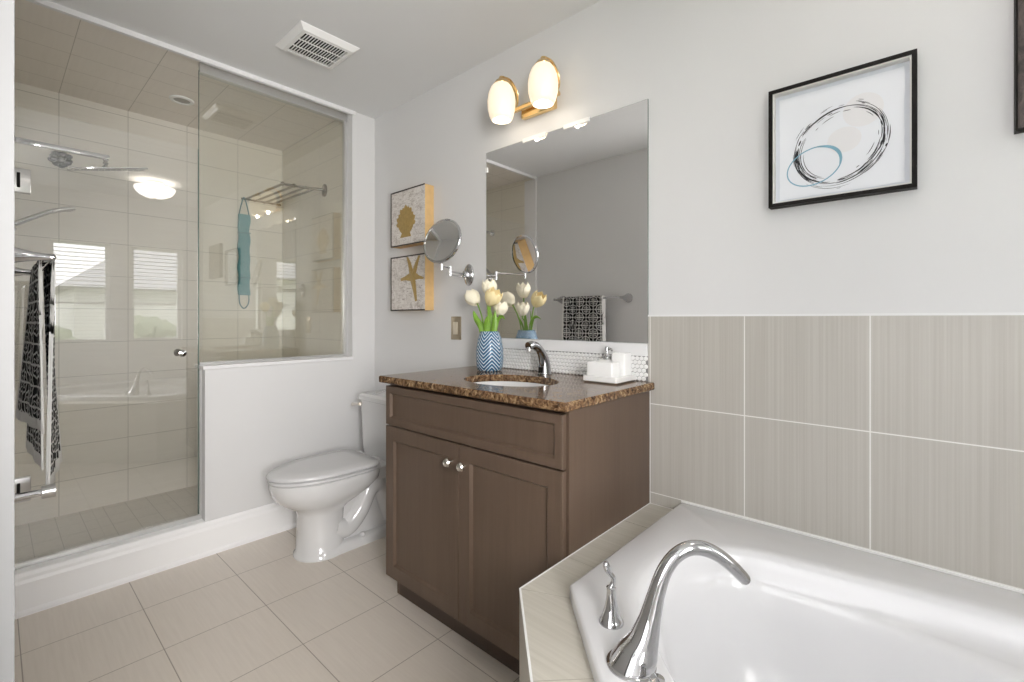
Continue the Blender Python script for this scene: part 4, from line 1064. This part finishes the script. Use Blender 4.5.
strip((1.8765, -0.009), (1.8765, -0.746), 0.004, ZD, 0.0008); strip((1.877, -0.745), (2.786, -1.654), 0.005, ZD, 0.0008)
b.prism([(1.876, -0.012), (1.993, -0.012), (1.993, -0.009), (1.876, -0.009)], ZD - 0.001, ZD + 0.001)
b.build('edge_trim', M['grout_white'], dk, smooth=0)

tub = thing('bathtub', 'white acrylic corner bathtub set in the beige tiled deck', 'bathtub', (2.75, -0.75, 0.1))
basin = [(2.105, -0.46), (2.125, -0.36), (2.185, -0.275), (2.28, -0.222), (2.40, -0.200), (2.56, -0.178), (2.72, -0.160), (2.88, -0.155), (3.05, -0.160),
         (3.21, -0.20), (3.31, -0.30), (3.345, -0.46), (3.350, -0.66), (3.345, -0.86), (3.330, -1.04), (3.30, -1.20), (3.22, -1.32), (3.10, -1.375),
         (2.98, -1.345), (2.86, -1.315), (2.72, -1.215), (2.58, -1.090), (2.44, -0.955), (2.32, -0.838), (2.21, -0.725), (2.13, -0.615)]
bc = catmull([(x, y, 0) for x, y in basin], 4, closed=True); NBp = len(bc)
cen = Vector((2.78, -0.72, 0))
# outer rim resampled by rays from the centre
def ray_poly(poly, d):
    best = None
    for i in range(len(poly)):
        p = Vector((*poly[i], 0)); q = Vector((*poly[(i+1) % len(poly)], 0)); e = q - p
        den = d.x*e.y - d.y*e.x
        if abs(den) < 1e-9: continue
        w0 = p - cen; t_ = (w0.x*e.y - w0.y*e.x)/den; u_ = (w0.x*d.y - w0.y*d.x)/den
        if t_ > 0 and -1e-6 <= u_ <= 1+1e-6 and (best is None or t_ < best): best = t_
    return cen + d*best
outer = [ray_poly(rim_out, (p - cen).normalized()) for p in bc]
for c_ in rim_out:
    cv_ = Vector((*c_, 0)); k = min(range(NBp), key=lambda i: (outer[i]-cv_).length); outer[k] = cv_
def lerp_ring(t, z, extra=None):
    out = []
    for k in range(NBp):
        p = bc[k]; d = (cen - p); dl = d.length; dn = d/dl
        off = t
        if extra: off += extra(p)
        q = p + dn*min(off, dl*0.97); out.append((q.x, q.y, z))
    return out
def arm_w(p):  # arm ledges along the two wall sides
    a = max(0, min(1, (p.x - 2.35)/0.5)) * max(0, min(1, (-0.30 - p.y + 0.15)/0.1 if p.y < -0.30 else 1))
    if p.y > -0.35: a = max(0, min(1, (p.x - 2.45)/0.5)); a = a*a*(3-2*a)
    elif p.x > 3.25: a = max(0, min(1, (p.y + 1.25)/0.3))
    else: a = 0
    return 0.095*a
cap_ = lambda k, z, s_: [((cen + (Vector((p[0], p[1], 0)) - cen)*s_).x, (cen + (Vector((p[0], p[1], 0)) - cen)*s_).y, z) for p in k]
def inward(poly, d):
    return [tuple(Vector((p.x, p.y, 0)) + (cen - Vector((p.x, p.y, 0))).normalized()*d) for p in poly]
r0 = [(p.x, p.y, ZD + 0.0008) for p in outer]
r1 = [(p.x, p.y, ZR - 0.010) for p in outer]
r2 = [(p[0], p[1], ZR - 0.003) for p in inward(outer, 0.003)]
r3 = [(p[0], p[1], ZR) for p in inward(outer, 0.010)]
rings = [r0, r1, r2, r3]
def soft(p):
    q = max(0.0, 1 - abs(p.x + p.y - 1.51)/0.10)
    return 0.12*min(1.0, q*1.6)*max(0.0, min(1.0, (2.95 - p.x)/0.3))
def lv(t, z, so=0.0, ar=0.0):
    return lerp_ring(t, z, lambda p: soft(p)*so + arm_w(p)*ar)
rings += [lv(-0.030, ZR), lv(-0.010, ZR - 0.001, 0.0), lv(0.002, ZR - 0.006, 0.016), lv(0.010, ZR - 0.018, 0.038), lv(0.016, ZR - 0.038, 0.065), lv(0.022, ZR - 0.058, 0.088),
          lv(0.026, ZR - 0.068, 0.098, 0.15), lv(0.030, ZR - 0.074, 0.104, 0.5), lv(0.034, ZR - 0.080, 0.108, 0.9), lv(0.040, ZR - 0.095, 0.118, 1.0), lv(0.055, ZR - 0.15, 0.145, 1.0)]
for t, z, so in ((0.085, 0.26, 0.23), (0.125, 0.19, 0.27), (0.175, 0.150, 0.28), (0.25, 0.125, 0.24), (0.40, 0.112, 0.12), (0.60, 0.108, 0.0)):
    rings.append(lv(t, z, so, 0.8))
b = MB().loft(rings, caps=(False, True))
tb_ = b.build('tub_shell', M['acrylic'], tub, smooth=85)
# caulk bead along the wall
MB().box(1.993, XR - 0.003, -0.0125, -0.0085, ZR - 0.006, ZR + 0.004, 0.001).build('caulk_bead', M['grout_white'], tub, smooth=0)

# tub faucet
fb = Vector((2.235, -0.836, ZR + 0.0004)); dv = Vector((1/SU, 1/SU, 0))
tf = thing('tub_faucet', 'tall chrome arching tub faucet with flared base on tub rim', 'faucet', tuple(fb))
sp_ = [(-0.004, 0.514), (0.000, 0.522), (0.008, 0.537), (0.020, 0.560), (0.032, 0.600), (0.044, 0.645), (0.058, 0.684), (0.078, 0.712), (0.104, 0.727), (0.132, 0.727), (0.160, 0.715), (0.186, 0.695), (0.212, 0.669)]
rad_ = [0.0430, 0.0415, 0.0365, 0.0275, 0.0195, 0.0155, 0.0138, 0.0132, 0.0132, 0.0138, 0.0150, 0.0172, 0.0190]
pts = [tuple(fb + dv*d + Vector((0, 0, z - ZR))) for d, z in sp_]
sm_p = catmull(pts, 5); rr2 = []
for i in range(len(sm_p)):
    t = i/5; k = min(int(t), len(rad_)-2); f = t - k; rr2.append(rad_[k]*(1-f) + rad_[k+1]*f)
# rings start level on the rim and turn gradually across the arc
b = MB(); sdv = Vector((-dv.y, dv.x, 0)); rg = []
for i, p in enumerate(sm_p):
    t_ = (sm_p[min(i+1, len(sm_p)-1)] - sm_p[max(i-1, 0)]).normalized(); w_ = min(1.0, i/24)
    nn_ = (Vector((0, 0, 1))*(1-w_) + t_*w_).normalized(); o2 = nn_.cross(sdv).normalized()
    fl = 1.0 - 0.42*max(0, (i - (len(sm_p)-16))/15)
    rg.append([tuple(p + sdv*math.cos(2*PI*k/32)*rr2[i] + o2*math.sin(2*PI*k/32)*rr2[i]*fl) for k in range(32)])
b.loft(rg)
b.build('spout', M['chrome'], tf, smooth=60)
MB().lathe([(0.0455, 0.0), (0.0455, 0.003), (0.043, 0.005), (0.030, 0.006)], tuple(fb - dv*0.004), seg=40).build('base_ring', M['chrome'], tf)
hb = Vector((2.142, -0.755, ZR))
th_ = thing('lever_tap', 'small chrome lever tap on tub rim left of the tall spout', 'tap', tuple(hb))
MB().lathe([(0.0265, 0), (0.0265, 0.003), (0.023, 0.008), (0.0185, 0.018), (0.0135, 0.035), (0.0105, 0.052), (0.0095, 0.066), (0.0105, 0.074), (0.0, 0.080)], tuple(hb), seg=32, cap=False).build('handle_base', M['chrome'], th_)
up_ = Vector((0, 0, 1)); lf_ = Vector((-0.745, -0.667, 0))
MB().tube(catmull([hb + up_*0.072, hb + up_*0.082 + lf_*(-0.004), hb + up_*0.094 + lf_*(-0.004), hb + up_*0.104 + lf_*0.003, hb + up_*0.116 + lf_*0.009, hb + up_*0.128 + lf_*0.012], 5),
          [0.0090, 0.0088, 0.0084, 0.0080, 0.0077, 0.0073, 0.007, 0.0065, 0.0062, 0.006, 0.006, 0.006, 0.006, 0.006, 0.0062, 0.0066, 0.007, 0.0075, 0.008, 0.0083, 0.0085, 0.0083, 0.0078, 0.007, 0.006, 0.004], 14, flat=0.8).build('lever', M['chrome'], th_, smooth=80)
kb = Vector((2.300, -0.875, ZR))
MB_ = MB().lathe([(0.020, 0), (0.020, 0.003), (0.015, 0.010), (0.011, 0.018), (0.013, 0.026), (0.012, 0.030), (0.0, 0.032)], tuple(kb), seg=28, cap=False)
o = MB_.build('diverter_knob', M['chrome']); tag(o, 'small chrome knob on the tub rim at the foot of the spout', 'knob')
